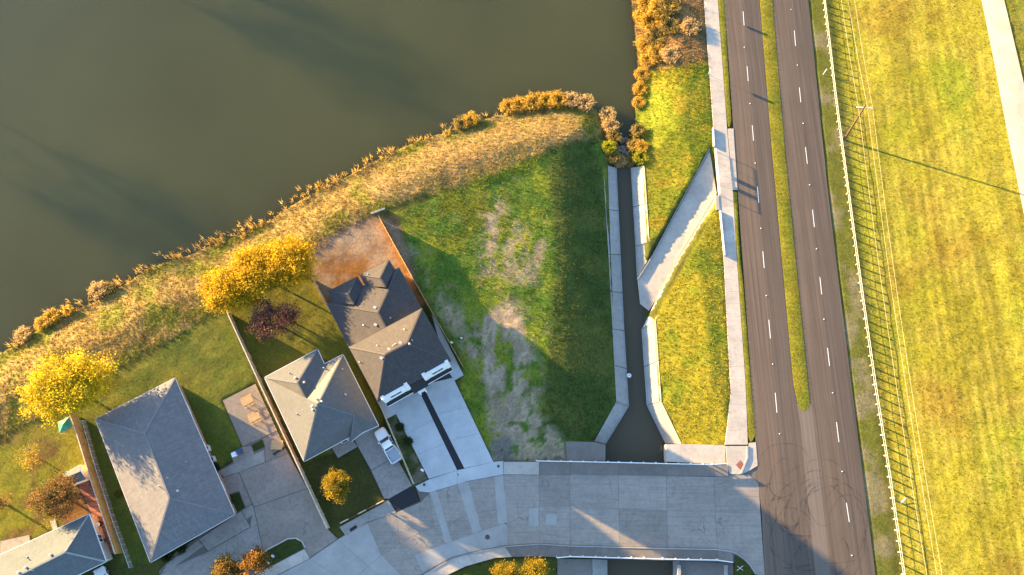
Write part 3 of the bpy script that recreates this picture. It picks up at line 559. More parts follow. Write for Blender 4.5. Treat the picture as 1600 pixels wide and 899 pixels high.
for a, b in ((0, .35), (.35, .66), (.66, 1)): slab('slab', [lerp(SB0, SB1, a), lerp(RE0, RE1, a), lerp(RE0, RE1, b), lerp(SB0, SB1, b)], .04, .2, 'new_concrete', d2)
slab('gravel_strip', [SA0, SB0, SB1, SA1], .025, .1, 'asphalt_new', d2); slab('slab', [(585, 620), (609, 628), (619, 647), (604, 655)], .045, .2, 'new_concrete', d2)
slab('slab', [(674, 490), (681, 500), (724.5, 586.5), (710, 595), (700, 580)], .045, .2, 'new_concrete', d2)
d3 = struct(mk('old_driveway', [P(x, y, -.02) for x, y in DRIVE3], [tuple(range(len(DRIVE3)))], 'joint'))
slab('slab', [(548, 676), (593, 667), (619, 713), (580, 735), (559.7, 699)], .03, .2, 'drive_concrete', d3); slab('slab', [(580, 735.5), (619, 713.5), (644, 759), (607, 780), (600, 779)], .03, .2, 'drive_concrete', d3); slab('slab', [(518, 700), (547, 683), (559, 698), (528, 716)], .04, .2, 'drive_concrete', d3)
slab('sidewalk_slab', [(530, 824), (600, 786), (607, 781), (619, 801), (574, 816), (540, 838)], .05, .2, 'drive_concrete', d3)
pv = struct(mk('brick_patio', [P(x, y, .02) for x, y in [(118, 752), (140, 750), (152, 790), (186, 862), (168, 868), (140, 806), (126, 778)]], [tuple(range(7))], 'joint'))
for k in range(14):
    for j in range(3):
        t_ = k / 14; a = lerp((120, 752), (170, 866), t_); x0 = a[0] + j * 6; slab('paver', [(x0, a[1]), (x0 + 5.7, a[1] - 1.5), (x0 + 8.9, a[1] + 6.2), (x0 + 3.2, a[1] + 7.7)], .05, .06, 'red_paver', pv, .02)
slab('slab', [(0, 846), (46, 836), (47, 848), (0, 872)], .06, .1, 'drive_concrete', pv); slab('slab', [(78, 815), (86, 811), (90, 826), (83, 830)], .06, .1, 'walk_concrete', pv)

# ---------------------------------------------------------------- houses
def inset_poly(pts, d):
    n = len(pts); ar = sum(pts[i].x * pts[(i + 1) % n].y - pts[(i + 1) % n].x * pts[i].y for i in range(n)); s = 1 if ar > 0 else -1; out = []
    for i in range(n):
        a, b, c = pts[i - 1], pts[i], pts[(i + 1) % n]; d1 = (b - a).xy.normalized(); d2_ = (c - b).xy.normalized()
        n1 = Vector((-d1.y, d1.x)) * s; n2 = Vector((-d2_.y, d2_.x)) * s; k = n1 + n2; k = k / max(.3, k.dot(n1)) if k.length > 1e-6 else n1
        out.append(Vector((b.x + k.x * d, b.y + k.y * d, b.z)))
    return out
def roof_mesh(faces, mat, parent, drop=.16):
    V = []; Fc = []; UV = []; key = {}
    cnt = {}
    for f in faces:
        nrm = (f[1] - f[0]).cross(f[2] - f[0])
        if nrm.length < 1e-6: nrm = (f[2] - f[1]).cross(f[0] - f[1])
        if nrm.z < 0: f = f[::-1]; nrm = -nrm
        nrm.normalize(); u = Vector((0, 0, 1)).cross(nrm); u = u.normalized() if u.length > 1e-4 else Vector((1, 0, 0)); w = nrm.cross(u); k = len(V)
        V += f; Fc.append(tuple(range(k, k + len(f)))); UV += [(p.dot(u), p.dot(w)) for p in f]
        for a, b in zip(f, f[1:] + f[:1]):
            kk = (tuple(round(q, 2) for q in a), tuple(round(q, 2) for q in b)); cnt[kk] = (a, b)
    for kk, (a, b) in list(cnt.items()):
        if (kk[1], kk[0]) not in cnt:
            k = len(V); dn = Vector((0, 0, drop)); V += [a, b, b - dn, a - dn]; Fc.append((k + 3, k + 2, k + 1, k)); UV += [(0, 0)] * 4
    o = mk('roof', V, Fc, mat, parent); uvl = o.data.uv_layers.new(name='uv')
    for pl_ in o.data.polygons:
        for li, vi in zip(pl_.loop_indices, pl_.vertices): uvl.data[li].uv = UV[vi]
    return o
def wall(parent, pts, z0, z1, mat):
    return MB().prism([Vector((p.x, p.y, z1)) for p in pts], z1 - z0).build('wall', mat, parent)
def opening(parent, a, b, t_, w, z0, z1, kind='window', mat='glass', proud=.03):
    d = (b - a); L = Vector((d.x, d.y, 0)).length; u = Vector((d.x, d.y, 0)).normalized(); n_ = Vector((u.y, -u.x, 0)); c = Vector((a.x, a.y, 0)) + u * L * t_
    rz = math.atan2(u.y, u.x); mb = MB(); zc = (z0 + z1) / 2; hh = z1 - z0
    for s in (-1, 1): mb.box(c + u * s * w / 2 + n_ * proud + Vector((0, 0, zc)), (.1, .1, hh + .1), rz)
    for zz in (z0, z1): mb.box(c + n_ * (proud + .004) + Vector((0, 0, zz)), (w + .1, .1, .1), rz)
    if kind != 'door': mb.box(c + n_ * (proud + .002) + Vector((0, 0, zc)), (.05, .08, hh), rz)
    if kind == 'garage':
        o = MB().box(c + n_ * proud * .6 + Vector((0, 0, zc)), (w, .06, hh), rz).build('garage_door', 'trim', parent)
        for k in range(1, 4): MB().box(c + n_ * (proud * .6 + .035) + Vector((0, 0, z0 + hh * k / 4)), (w - .1, .012, .03), rz).build('groove', 'metal', o)
        return o
    fr = mb.build('window' if kind == 'window' else 'door', 'white_paint', parent)
    MB().box(c + n_ * proud * .5 + Vector((0, 0, zc)), (w - .05, .05, hh - .05), rz).build('pane' if kind == 'window' else 'leaf', mat, fr)
def ridge_caps(roof, lines, mat):
    for a, b in lines: MB().bar(a + Vector((0, 0, .015)), b + Vector((0, 0, .015)), .24, .05).build('ridge_cap', mat, roof)
def gutters(house, lines, mat='trim'):
    for a, b in lines: MB().bar(a - Vector((0, 0, .06)), b - Vector((0, 0, .06)), .14, .12).build('gutter', mat, house)
def zon(faces, x, y):
    p = None
    best = 0
    for f in faces:
        n_ = (f[1] - f[0]).cross(f[2] - f[0])
        if abs(n_.z) < 1e-6: continue
        o = Vector((0, 0, CAM_H)); d = P(x, y, 0) - o; t_ = n_.dot(f[0] - o) / n_.dot(d); q = o + d * t_
        poly = [(k.x, k.y) for k in f]; 
        if sdf(np.array([q.x]), np.array([q.y]), poly)[0] < .05 and q.z > best: best = q.z; p = q
    return p
def vents(roof, faces, lst):
    for kind, x, y in lst:
        p = zon(faces, x, y)
        if p is None: continue
        if kind == 'pipe': MB().lathe(p - Vector((0, 0, .1)), [(.14, 0), (.13, .12), (.06, .16), (.05, .55), (.05, .56)], 10).build('vent_pipe', 'metal', roof)
        elif kind == 'box': MB().box(p + Vector((0, 0, .08)), (.42, .34, .24), R(-28)).box(p + Vector((0, 0, .21)), (.48, .40, .05), R(-28)).build('box_vent', 'vent_metal', roof)
        elif kind == 'cap': MB().lathe(p - Vector((0, 0, .1)), [(.16, 0), (.13, .25), (.19, .26), (.18, .36), (.08, .42)], 12).build('vent_cap', 'vent_metal', roof)
        elif kind == 'flue': MB().lathe(p - Vector((0, 0, .1)), [(.15, 0), (.15, 1.3), (.24, 1.32), (.24, 1.5), (.08, 1.6)], 12).build('flue', 'vent_metal', roof)
# house 1: long grey hip roof
h1 = thing('bungalow', 'long grey hip roofed house beside the concrete parking court', 'house', P(258, 735, 0))
E = 2.9; a, b, c, d = P(149, 655, E), P(273, 591, E), P(367, 804, E), P(235, 879, E); r0, r1 = P(226, 677.5, 5.7), P(265, 779, 5.7)
fs = [[a, b, r0], [b, c, r1, r0], [c, d, r1], [d, a, r0, r1]]; rf = roof_mesh(fs, 'shingle_grey', h1); ridge_caps(rf, [(a, r0), (b, r0), (r0, r1), (c, r1), (d, r1)], plain('cap_grey', (.175, .17, .172), .9)); gutters(h1, [(a, b), (b, c), (c, d), (d, a)])
vents(rf, fs, [('pipe', 249, 760), ('pipe', 262, 747), ('cap', 278, 767), ('pipe', 291, 722)])
fp = inset_poly([a, b, c, d], .55); wall(h1, fp, -.1, E - .05, 'brick_wall')
for t_ in (.2, .5, .8): opening(h1, fp[2], fp[1], t_, 1.5, 1.0, 2.1); 
for t_ in (.15, .75): opening(h1, fp[3], fp[2], t_, 1.6, 1.0, 2.1)
opening(h1, fp[3], fp[2], .45, 1.0, 0.1, 2.1, 'door', 'wood')
for t_ in (.3, .7): opening(h1, fp[0], fp[3], t_, 1.4, 1.0, 2.1)
# house 3: tan roofed cottage
h3 = thing('cottage', 'tan and slate roofed cottage behind the parked white pickup', 'house', P(505, 640, 0))
E = 2.8; K = {k: P(*v) for k, v in dict(a=(413.3, 590, E), b=(496, 546, E), c=(464.5, 598.5, 4.7), d=(478.3, 625, 4.75), e=(506.8, 569, E), f=(535.7, 554, E), g=(496.8, 631.2, 8.3), h=(591.3, 665.3, E), i=(475.2, 721.3, E), j=(553.5, 649, 6.4), k=(545.7, 683.5, E), l=(548.6, 690, E), m=(566.8, 675.7, E)).items()}
fs = [[K[q] for q in f] for f in ('abc', 'bedc', 'efgd', 'fhmjg', 'ikjg', 'jkl', 'jlm', 'acdgi')]
fs = [[K['a'], K['b'], K['c']], [K['b'], K['e'], K['d'], K['c']], [K['e'], K['f'], K['g'], K['d']], [K['f'], K['h'], K['g']], [K['g'], K['h'], K['j']], [K['h'], K['m'], K['j']], [K['i'], K['k'], K['j']], [K['i'], K['j'], K['g']], [K['j'], K['k'], K['l']], [K['j'], K['l'], K['m']], [K['a'], K['c'], K['d']], [K['a'], K['d'], K['g']], [K['a'], K['g'], K['i']]]
rf = roof_mesh(fs, 'shingle_tan', h3); cap3 = plain('cap_tan', (.13, .132, .137), .9); ridge_caps(rf, [(K['a'], K['c']), (K['b'], K['c']), (K['c'], K['d']), (K['f'], K['g']), (K['g'], K['i']), (K['g'], K['j']), (K['j'], K['l'])], cap3)
gutters(h3, [(K[x], K[y]) for x, y in ('ab', 'be', 'ef', 'fh', 'hm', 'ml', 'ki', 'ia')], 'white_paint')
vents(rf, fs, [('pipe', 452, 583), ('cap', 462, 591), ('cap', 476, 598), ('pipe', 535, 577), ('cap', 540, 617), ('cap', 495, 624), ('cap', 503, 628), ('flue', 492, 637), ('cap', 489, 641), ('pipe', 464, 647), ('pipe', 506, 575)])
fp = inset_poly([K['a'], K['b'], K['e'], K['f'], K['h'], K['i']], .5); wall(h3, fp, -.1, E - .05, 'brick_wall')
opening(h3, fp[5], fp[4], .82, 3.0, 0, 2.2, 'garage'); opening(h3, fp[5], fp[4], .52, 1.0, 0, 2.1, 'door', 'dark'); opening(h3, fp[5], fp[4], .2, 1.6, .9, 2.1); opening(h3, fp[3], fp[4], .0 + .3, 1.4, .9, 2.1); opening(h3, fp[0], fp[1], .4, 1.4, .9, 2.1)
# house 2: new duplex, two storeys at the front
h2 = thing('duplex', 'new brown roofed duplex with white front gables facing the wide driveway', 'house', P(625, 540, 0))
E1, E2 = 2.9, 6.2; O, K_, N_, P2 = P(512, 475, E1), P(623, 418, E1), P(661, 488, E1), P(547, 547, E1); L_, M_ = P(590.8, 488.3, 6.15), P(606, 518, 6.15)
main = [[O, K_, L_], [K_, N_, M_, L_], [P2, O, L_, M_]]
A, B, C_, D, Ee, A2 = P(513.7, 455, E1), P(558.6, 432.3, E1), P(544, 460.8, 4.7), P(552.8, 476, 4.7), P(568.7, 449, E1), P(521, 474, E1)
w1 = [[A, B, C_], [B, Ee, D, C_], [A2, A, C_, D]]
F_, G_, H_, I_, J_, E3 = P(562, 429.7, E1), P(607.3, 406.3, E1), P(594, 434, 4.8), P(602.7, 449, 4.8), P(616.5, 421.5, E1), P(571, 447, E1)
w2 = [[F_, G_, H_], [G_, J_, I_, H_], [E3, F_, H_, I_]]
Pq, Q, S, T = P(545.4, 542.7, E2), P(659, 482, E2), P(704.4, 564.3, E2), P(590.9, 627.7, E2); R1, R2_ = P(635.7, 537, 10.0), P(602.4, 554.2, 10.0)
fr = [[Pq, Q, R1, R2_], [Q, S, R1], [S, T, R2_, R1], [T, Pq, R2_]]
fs = main + w1 + w2 + fr; rf = roof_mesh(fs, 'shingle_brown', h2); capb = plain('cap_brown', (.066, .06, .062), .9)
ridge_caps(rf, [(O, L_), (K_, L_), (L_, M_), (A, C_), (B, C_), (C_, D), (F_, H_), (G_, H_), (H_, I_), (Pq, R2_), (Q, R1), (S, R1), (T, R2_), (R1, R2_)], capb); gutters(h2, [(O, A2), (A2, A), (A, B), (F_, G_), (G_, J_), (K_, N_), (Pq, Q), (Q, S), (Pq, T), (O, P2)], 'iron')
vents(rf, fs, [('box', 586, 481), ('pipe', 568, 508), ('box', 587, 508), ('pipe', 610, 497), ('pipe', 632, 515), ('box', 626, 536), ('pipe', 615, 540), ('pipe', 618, 538), ('box', 608, 546), ('box', 596, 560), ('pipe', 590, 540), ('cap', 640, 538), ('pipe', 644, 532), ('pipe', 562, 566), ('pipe', 575, 429)])
wall(h2, inset_poly([A2, A, B, Ee], .35), -.1, E1 - .05, 'siding'); wall(h2, inset_poly([F_, G_, J_, E3], .35), -.1, E1 - .05, 'siding'); wall(h2, inset_poly([O, K_, N_, P2], .4), -.1, E1 - .04, 'siding')
fp = inset_poly([Pq, Q, S, T], .4); wall(h2, fp, -.1, E2 - .05, 'siding')
a, b = fp[3].copy(), fp[2].copy(); a.z = b.z = 0; u = (b - a).normalized(); n_ = Vector((u.y, -u.x, 0)); LF = (b - a).length; rz = math.atan2(u.y, u.x)
def fpt(t_, off, z): return a + u * LF * t_ + n_ * off + Vector((0, 0, z))
for t0, t1, tw in ((.02, .40, .2), (.62, 1.0, .82)):
    o = MB().box(fpt((t0 + t1) / 2, .24, 4.65), (LF * (t1 - t0), .48, 3.5), rz).build('front_gable', 'white_paint', h2)
    for te in (t0 + .02, t1 - .02): MB().box(fpt(te, .27, 4.72), (.55, .56, 3.75), rz).build('gable_pier', 'white_paint', o)
    opening(h2, fpt(0, .48, 0), fpt(1, .48, 0), tw, 1.9, 4.3, 5.6)
    MB().prism([fpt(t0, .5, 2.95), fpt(t1, .5, 2.95), fpt(t1, 1.2, 2.72), fpt(t0, 1.2, 2.72)], .14).build('awning_roof', 'asphalt_new', h2)
    opening(h2, fpt(0, .02, 0), fpt(1, .02, 0), (t0 + t1) / 2, 4.2, .05, 2.35, 'garage'); MB().box(fpt((t0 + t1) / 2, 1.14, 2.66), (LF * (t1 - t0), .1, .22), rz).build('fascia', 'white_paint', h2)
MB().prism([fpt(.40, .05, 4.1), fpt(.62, .05, 4.1), fpt(.62, 1.35, 2.75), fpt(.40, 1.35, 2.75)], .14).build('porch_roof', 'asphalt_new', h2)
MB().box(fpt(.51, 1.55, 2.6), (1.3, .34, .4), rz).build('porch_beam', 'white_paint', h2)
for te in (.47, .55): MB().box(fpt(te, 1.5, 1.2), (.2, .2, 2.4), rz).build('porch_post', 'white_paint', h2)
for te in (.44, .58): opening(h2, fpt(0, .02, 0), fpt(1, .02, 0), te, .95, .05, 2.15, 'door', 'dark')
# house 4
h4 = thing('house', 'blue grey shingled hip roof house beyond the tall brown fence', 'house', P(60, 880, 0))
E = 2.8; a, b, c, d = P(139, 803.6, E), P(165.6, 877.7, E), P(-30, 972, E), P(-60, 895, E); r0, r1 = P(101, 863, 5.2), P(0, 914, 5.2)
fs = [[d, a, r0, r1], [a, b, r0], [b, c, r1, r0], [c, d, r1]]; rf = roof_mesh(fs, 'shingle_blue', h4); ridge_caps(rf, [(a, r0), (b, r0), (r0, r1)], plain('cap_blue', (.25, .255, .25), .9)); gutters(h4, [(a, b), (a, d), (b, c)], 'white_paint')
vents(rf, fs, [('cap', 80, 867), ('pipe', 42, 871), ('cap', 41, 887), ('cap', 30, 895), ('pipe', 52, 891)])
fp = inset_poly([a, b, c, d], .4); wall(h4, fp, -.1, E - .05, 'siding'); opening(h4, fp[1], fp[0], .5, 1.2, .9, 2.1)

# ---------------------------------------------------------------- fences
def board_fence(name, label, line, h, mat, zline, board=.15, step_=2.4, cap=None):
    """line: pixels of the fence at height zline; one panel and post per bay"""
    pts = [P(x, y, zline) for x, y in line]; root = thing(name, label, 'fence', (pts[0].x, pts[0].y, 0))
    for p, q in zip(pts, pts[1:]):
        L = (q - p).xy.length; n = max(1, round(L / step_)); u = Vector((q.x - p.x, q.y - p.y, 0)).normalized(); nn = Vector((u.y, -u.x, 0)); rz = math.atan2(u.y, u.x)
        for k in range(n):
            s0 = p + (q - p) * k / n; g = H1(s0.x, s0.y); bl = L / n; nb = int(bl / board); mb = MB()
            for j in range(nb):
                c = Vector((s0.x, s0.y, g)) + u * (j + .5) * bl / nb; hh = h * random.uniform(.975, 1.01); mb.box(c + Vector((0, 0, hh / 2)) + nn * random.uniform(-.006, .006), (bl / nb * .96, .022, hh), rz)
            for zz in (.35, h - .3): mb.bar(Vector((s0.x, s0.y, g + zz)) - nn * .05, Vector((s0.x, s0.y, g + zz)) + u * bl - nn * .05, .05, .09)
            mb.build('panel', mat, root); MB().box(Vector((s0.x, s0.y, g + h / 2)) - nn * .07, (.1, .1, h + .06), rz).build('post', mat, root)
            if cap: MB().bar(Vector((s0.x, s0.y, g + h + .03)), Vector((s0.x, s0.y, g + h + .03)) + u * (bl - .01), .16, .04).build('cap_rail', cap, root)
    return root
board_fence('wooden_fence', 'tall brown board fence beside the brick patio', [(109, 648), (118, 673), (144, 758), (180, 866)], 2.1, 'cedar_brown', 2.1, cap='cedar_old')
board_fence('wooden_fence', 'weathered pale fence between the picnic patio and the cottage', [(354, 487), (402, 592), (511, 826)], 1.8, 'cedar_old', 1.8, cap='cedar_old')
board_fence('wooden_fence', 'grey brown fence between the white pickup and the new duplex', [(486, 433), (545, 540), (596, 640), (645, 756)], 1.7, 'cedar_old', 1.7)
board_fence('wooden_fence', 'new yellow cedar fence between the duplex and the vacant lot', [(591.5, 338), (652.8, 449), (723, 572)], 1.9, 'cedar_new', 1.9)
e = thing('garden_edging', 'low brown timber edging along the front lawn with the round golden tree', 'edging', P(531, 817, 0))
for k in range(5): MB().bar(P(*lerp((531, 818), (600, 782), k / 5 + .01), .18), P(*lerp((531, 818), (600, 782), (k + 1) / 5 - .01), .18), .14, .36).build('timber', ('cedar_old', 'pole_wood')[k % 2], e)
cf = thing('chain_link_fence', 'grey chain link fence beside the brown board fence', 'fence', P(128, 657, 0))
CLK = [(127.5, 657), (150, 735), (176, 815), (202, 888)]
mb = MB()
for p, q in zip(CLK, CLK[1:]):
    A3, B3 = P(*p, 1.2), P(*q, 1.2); n = 8; MB().tube([A3, B3], .03, 6).build('top_rail', 'galv', cf)
    for k in range(n):
        c = A3.lerp(B3, k / n); MB().tube([(c.x, c.y, -.1), (c.x, c.y, 1.25)], .035, 6).build('post', 'galv', cf); d_ = (B3 - A3) / n
        for j in range(14):
            s0 = c + d_ * j / 14; s1 = c + d_ * (j + 1.5) / 14; mb.bar(Vector((s0.x, s0.y, .02)), Vector((s1.x, s1.y, 1.18)), .008); mb.bar(Vector((s1.x, s1.y, .02)), Vector((s0.x, s0.y, 1.18)), .008)
mb.build('wire_mesh', 'galv', cf)
# roadside guard fence on the levee foot: posts in pairs with a white pipe rail
rf_ = thing('guard_fence', 'white pipe guard fence with short timber posts along the mown field', 'fence', PT(1327, 300))
FL = [(1281, -68), (1289.5, 0), (1307, 150), (1327, 300), (1346, 440), (1369, 600), (1392, 745), (1414.4, 899), (1421, 945)]
wp = [PT(x, y, 1.0) for x, y in FL]
post0 = MB().box((0, 0, .5), (.19, .17, 1.0)).box((-.12, 0, .92), (.2, .05, .06)); pm = bpy.data.meshes.new('post'); pm.from_pydata(post0.v, [], post0.f); pm.materials.append(plain('post_grey', (.34, .31, .26), .8))
acc = 0; prev = None; b0 = BASE[rf_.name]
for p, q in zip(wp, wp[1:]):
    L = (q - p).xy.length; n = max(1, round(L / 1.55))
    for k in range(n):
        c = p + (q - p) * k / n; c.z = H1(c.x, c.y)
        o = bpy.data.objects.new('post', pm); COL.objects.link(o); o.parent = rf_; o.location = c - b0; o.rotation_euler = (random.uniform(-.07, .07), random.uniform(-.12, .06), random.uniform(-.8, .8)); o.scale = (1, 1, random.uniform(.9, 1.06))
        if prev is not None: MB().tube([prev + Vector((0, 0, 1.02)), c + Vector((0, 0, 1.02))], .03, 6).build('rail', 'trim', rf_); 
        if prev is not None: MB().tube([prev + Vector((0, 0, .5)), c + Vector((0, 0, .5))], .02, 4).build('cable', 'galv', rf_)
        prev = c
# steel guard rails over the culvert
def guard_rail(label, line):
    pts = [P(x, y, .75) for x, y in line]; g = thing('guard_rail', label, 'guard rail', (pts[0].x, pts[0].y, .12))
    for p, q in zip(pts, pts[1:]):
        u = (q - p).normalized(); nn = Vector((u.y, -u.x, 0)); prof = [(-.02, .16), (.05, .11), (.05, .05), (-.02, 0), (.05, -.05), (.05, -.11), (-.02, -.16)]; V = []; Fc = []
        for k, (o_, z_) in enumerate(prof): V += [p + nn * o_ + Vector((0, 0, z_)), q + nn * o_ + Vector((0, 0, z_))]
        for k in range(6): Fc.append((2 * k, 2 * k + 1, 2 * k + 3, 2 * k + 2))
        k0 = len(V); V += [x - nn * .05 for x in V]; Fc += [tuple(i + k0 for i in f)[::-1] for f in Fc]; Fc += [(0, k0, k0 + 1, 1), (12, 13, k0 + 13, k0 + 12)]
        mk('rail_beam', V, Fc, 'white_paint', g)
        for k in range(max(1, round((q - p).length / 1.9))): c = p + (q - p) * (k * 1.9 / (q - p).length); MB().box((c.x - nn.x * .12, c.y - nn.y * .12, .5), (.13, .15, .85), math.atan2(u.y, u.x)).build('post', 'galv', g)
guard_rail('white steel guard rail on the bridge edge facing the grassy channel banks', [(838, 720.5), (892, 721.5), (967, 723), (1041, 724.8), (1113.5, 726.3), (1135, 725)])
guard_rail('white steel guard rail with flared ends above the south culvert mouth', [(870, 872), (891, 870), (947, 871.5), (1036, 874), (1121, 875.5), (1145, 879)])
# pipe railing with two panels at the flume inlet
pr = thing('pipe_railing', 'grey pipe railing with two sign boards across the flume inlet', 'railing', P(1117, 236, 0))
A3, B3 = P(1116.5, 236, .05), P(1123, 305, .05)
for z in (.4, .92): MB().tube([A3 + Vector((0, 0, z)), B3 + Vector((0, 0, z))], .035 if z < 1 else .06, 6).build('rail', 'galv', pr)
for t_ in (0, .25, .5, .75, 1): c = A3.lerp(B3, t_); MB().tube([c - Vector((0, 0, .1)), c + Vector((0, 0, .94))], .055 if t_ in (0, 1) else .03, 6).build('post', 'galv', pr)
for t_ in (.46, .68): c = A3.lerp(B3, t_); MB().box(c + Vector((.06, 0, .66)), (.03, .75, .56)).build('sign_board', 'white_paint', pr)
for (x0, y0), (x1, y1), lb in (((1113.5, 201), (1115, 230), 'short low white wall at the top end of the flume inlet'), ((1124.5, 330), (1131.5, 400), 'long low white wall beside the sunlit channel bank')):
    g = thing('low_wall', lb, 'wall', P(x0, y0, 0)); g['kind'] = 'thing'; a, b = P(x0, y0, .05), P(x1, y1, .05)
    MB().bar(a + Vector((0, 0, .08)), b + Vector((0, 0, .08)), .2, .34).build('stem', 'patch_concrete', g)
    for k in range(4): MB().bar(a.lerp(b, k / 4 + .004) + Vector((0, 0, .27)), a.lerp(b, (k + 1) / 4 - .004) + Vector((0, 0, .27)), .28, .05).build('coping', 'white_paint', g)
for x, y, lb in ((1100, 14, 'road sign on a thin post beside the golden brush'), (1106, 117, 'road sign on a thin post beside the green bank')):
    g = PT(x, y); s = thing('road_sign', lb, 'sign', g); MB().tube([g - Vector((0, 0, .1)), g + Vector((0, 0, 1.7))], .03, 6).build('post', 'galv', s); MB().box(g + Vector((.04, 0, 1.4)), (.02, .62, .58), R(4)).build('sign_panel', 'metal', s)
# power line
pole = thing('utility_pole', 'leaning brown timber utility pole with a pale crossarm', 'utility pole', PT(1319, 218.5)); b0 = PT(1319, 218.5); ztop = 8.4; tp = P(1350, 168.5, ztop)
MB().tube([b0 - Vector((0, 0, .3)), b0.lerp(tp, .5), tp], [.19, .16, .125], 10).tube([tp, tp + (tp - b0).normalized() * .7], [.125, .11], 10).build('shaft', 'pole_wood', pole)
c0, c1 = P(1338.5, 167.8, ztop), P(1363, 168.8, ztop); MB().bar(c0, c1, .16, .14).build('crossarm', 'white_plastic', pole)
ins = [P(1340, 167.9, ztop), P(1354, 168.4, ztop), P(1362, 168.7, ztop)]
for p in ins: MB().lathe(p + Vector((0, 0, .05)), [(.06, 0), (.09, .06), (.06, .1), (.09, .15), (.05, .22)], 10).build('insulator', 'terracotta', pole)
WT = [(1312, -20), (1322, -20), (1332.5, -20)]; WB = [(1455, 940), (1471, 940), (1479, 940)]
for i, (q, lb) in enumerate(zip(ins, ('outer overhead wire on the guard fence side of the pole', 'middle overhead wire through the pole crossarm', 'outer overhead wire on the mown field side of the pole'))):
    q = q + Vector((0, 0, .27)); top = P(*WT[i], 9.2); bot = P(*WB[i], 8.9); pts = []
    for k in range(7): t_ = k / 6; w_ = top.lerp(q, t_); pts.append(w_ - Vector((0, 0, .25 * math.sin(math.pi * t_))))
    for k in range(1, 15): t_ = k / 14; w_ = q.lerp(bot, t_); pts.append(w_ - Vector((0, 0, .9 * math.sin(math.pi * t_))))
    tag(MB().tube(pts, .014, 5).build('power_line', 'wire', base=q), lb, 'cable')

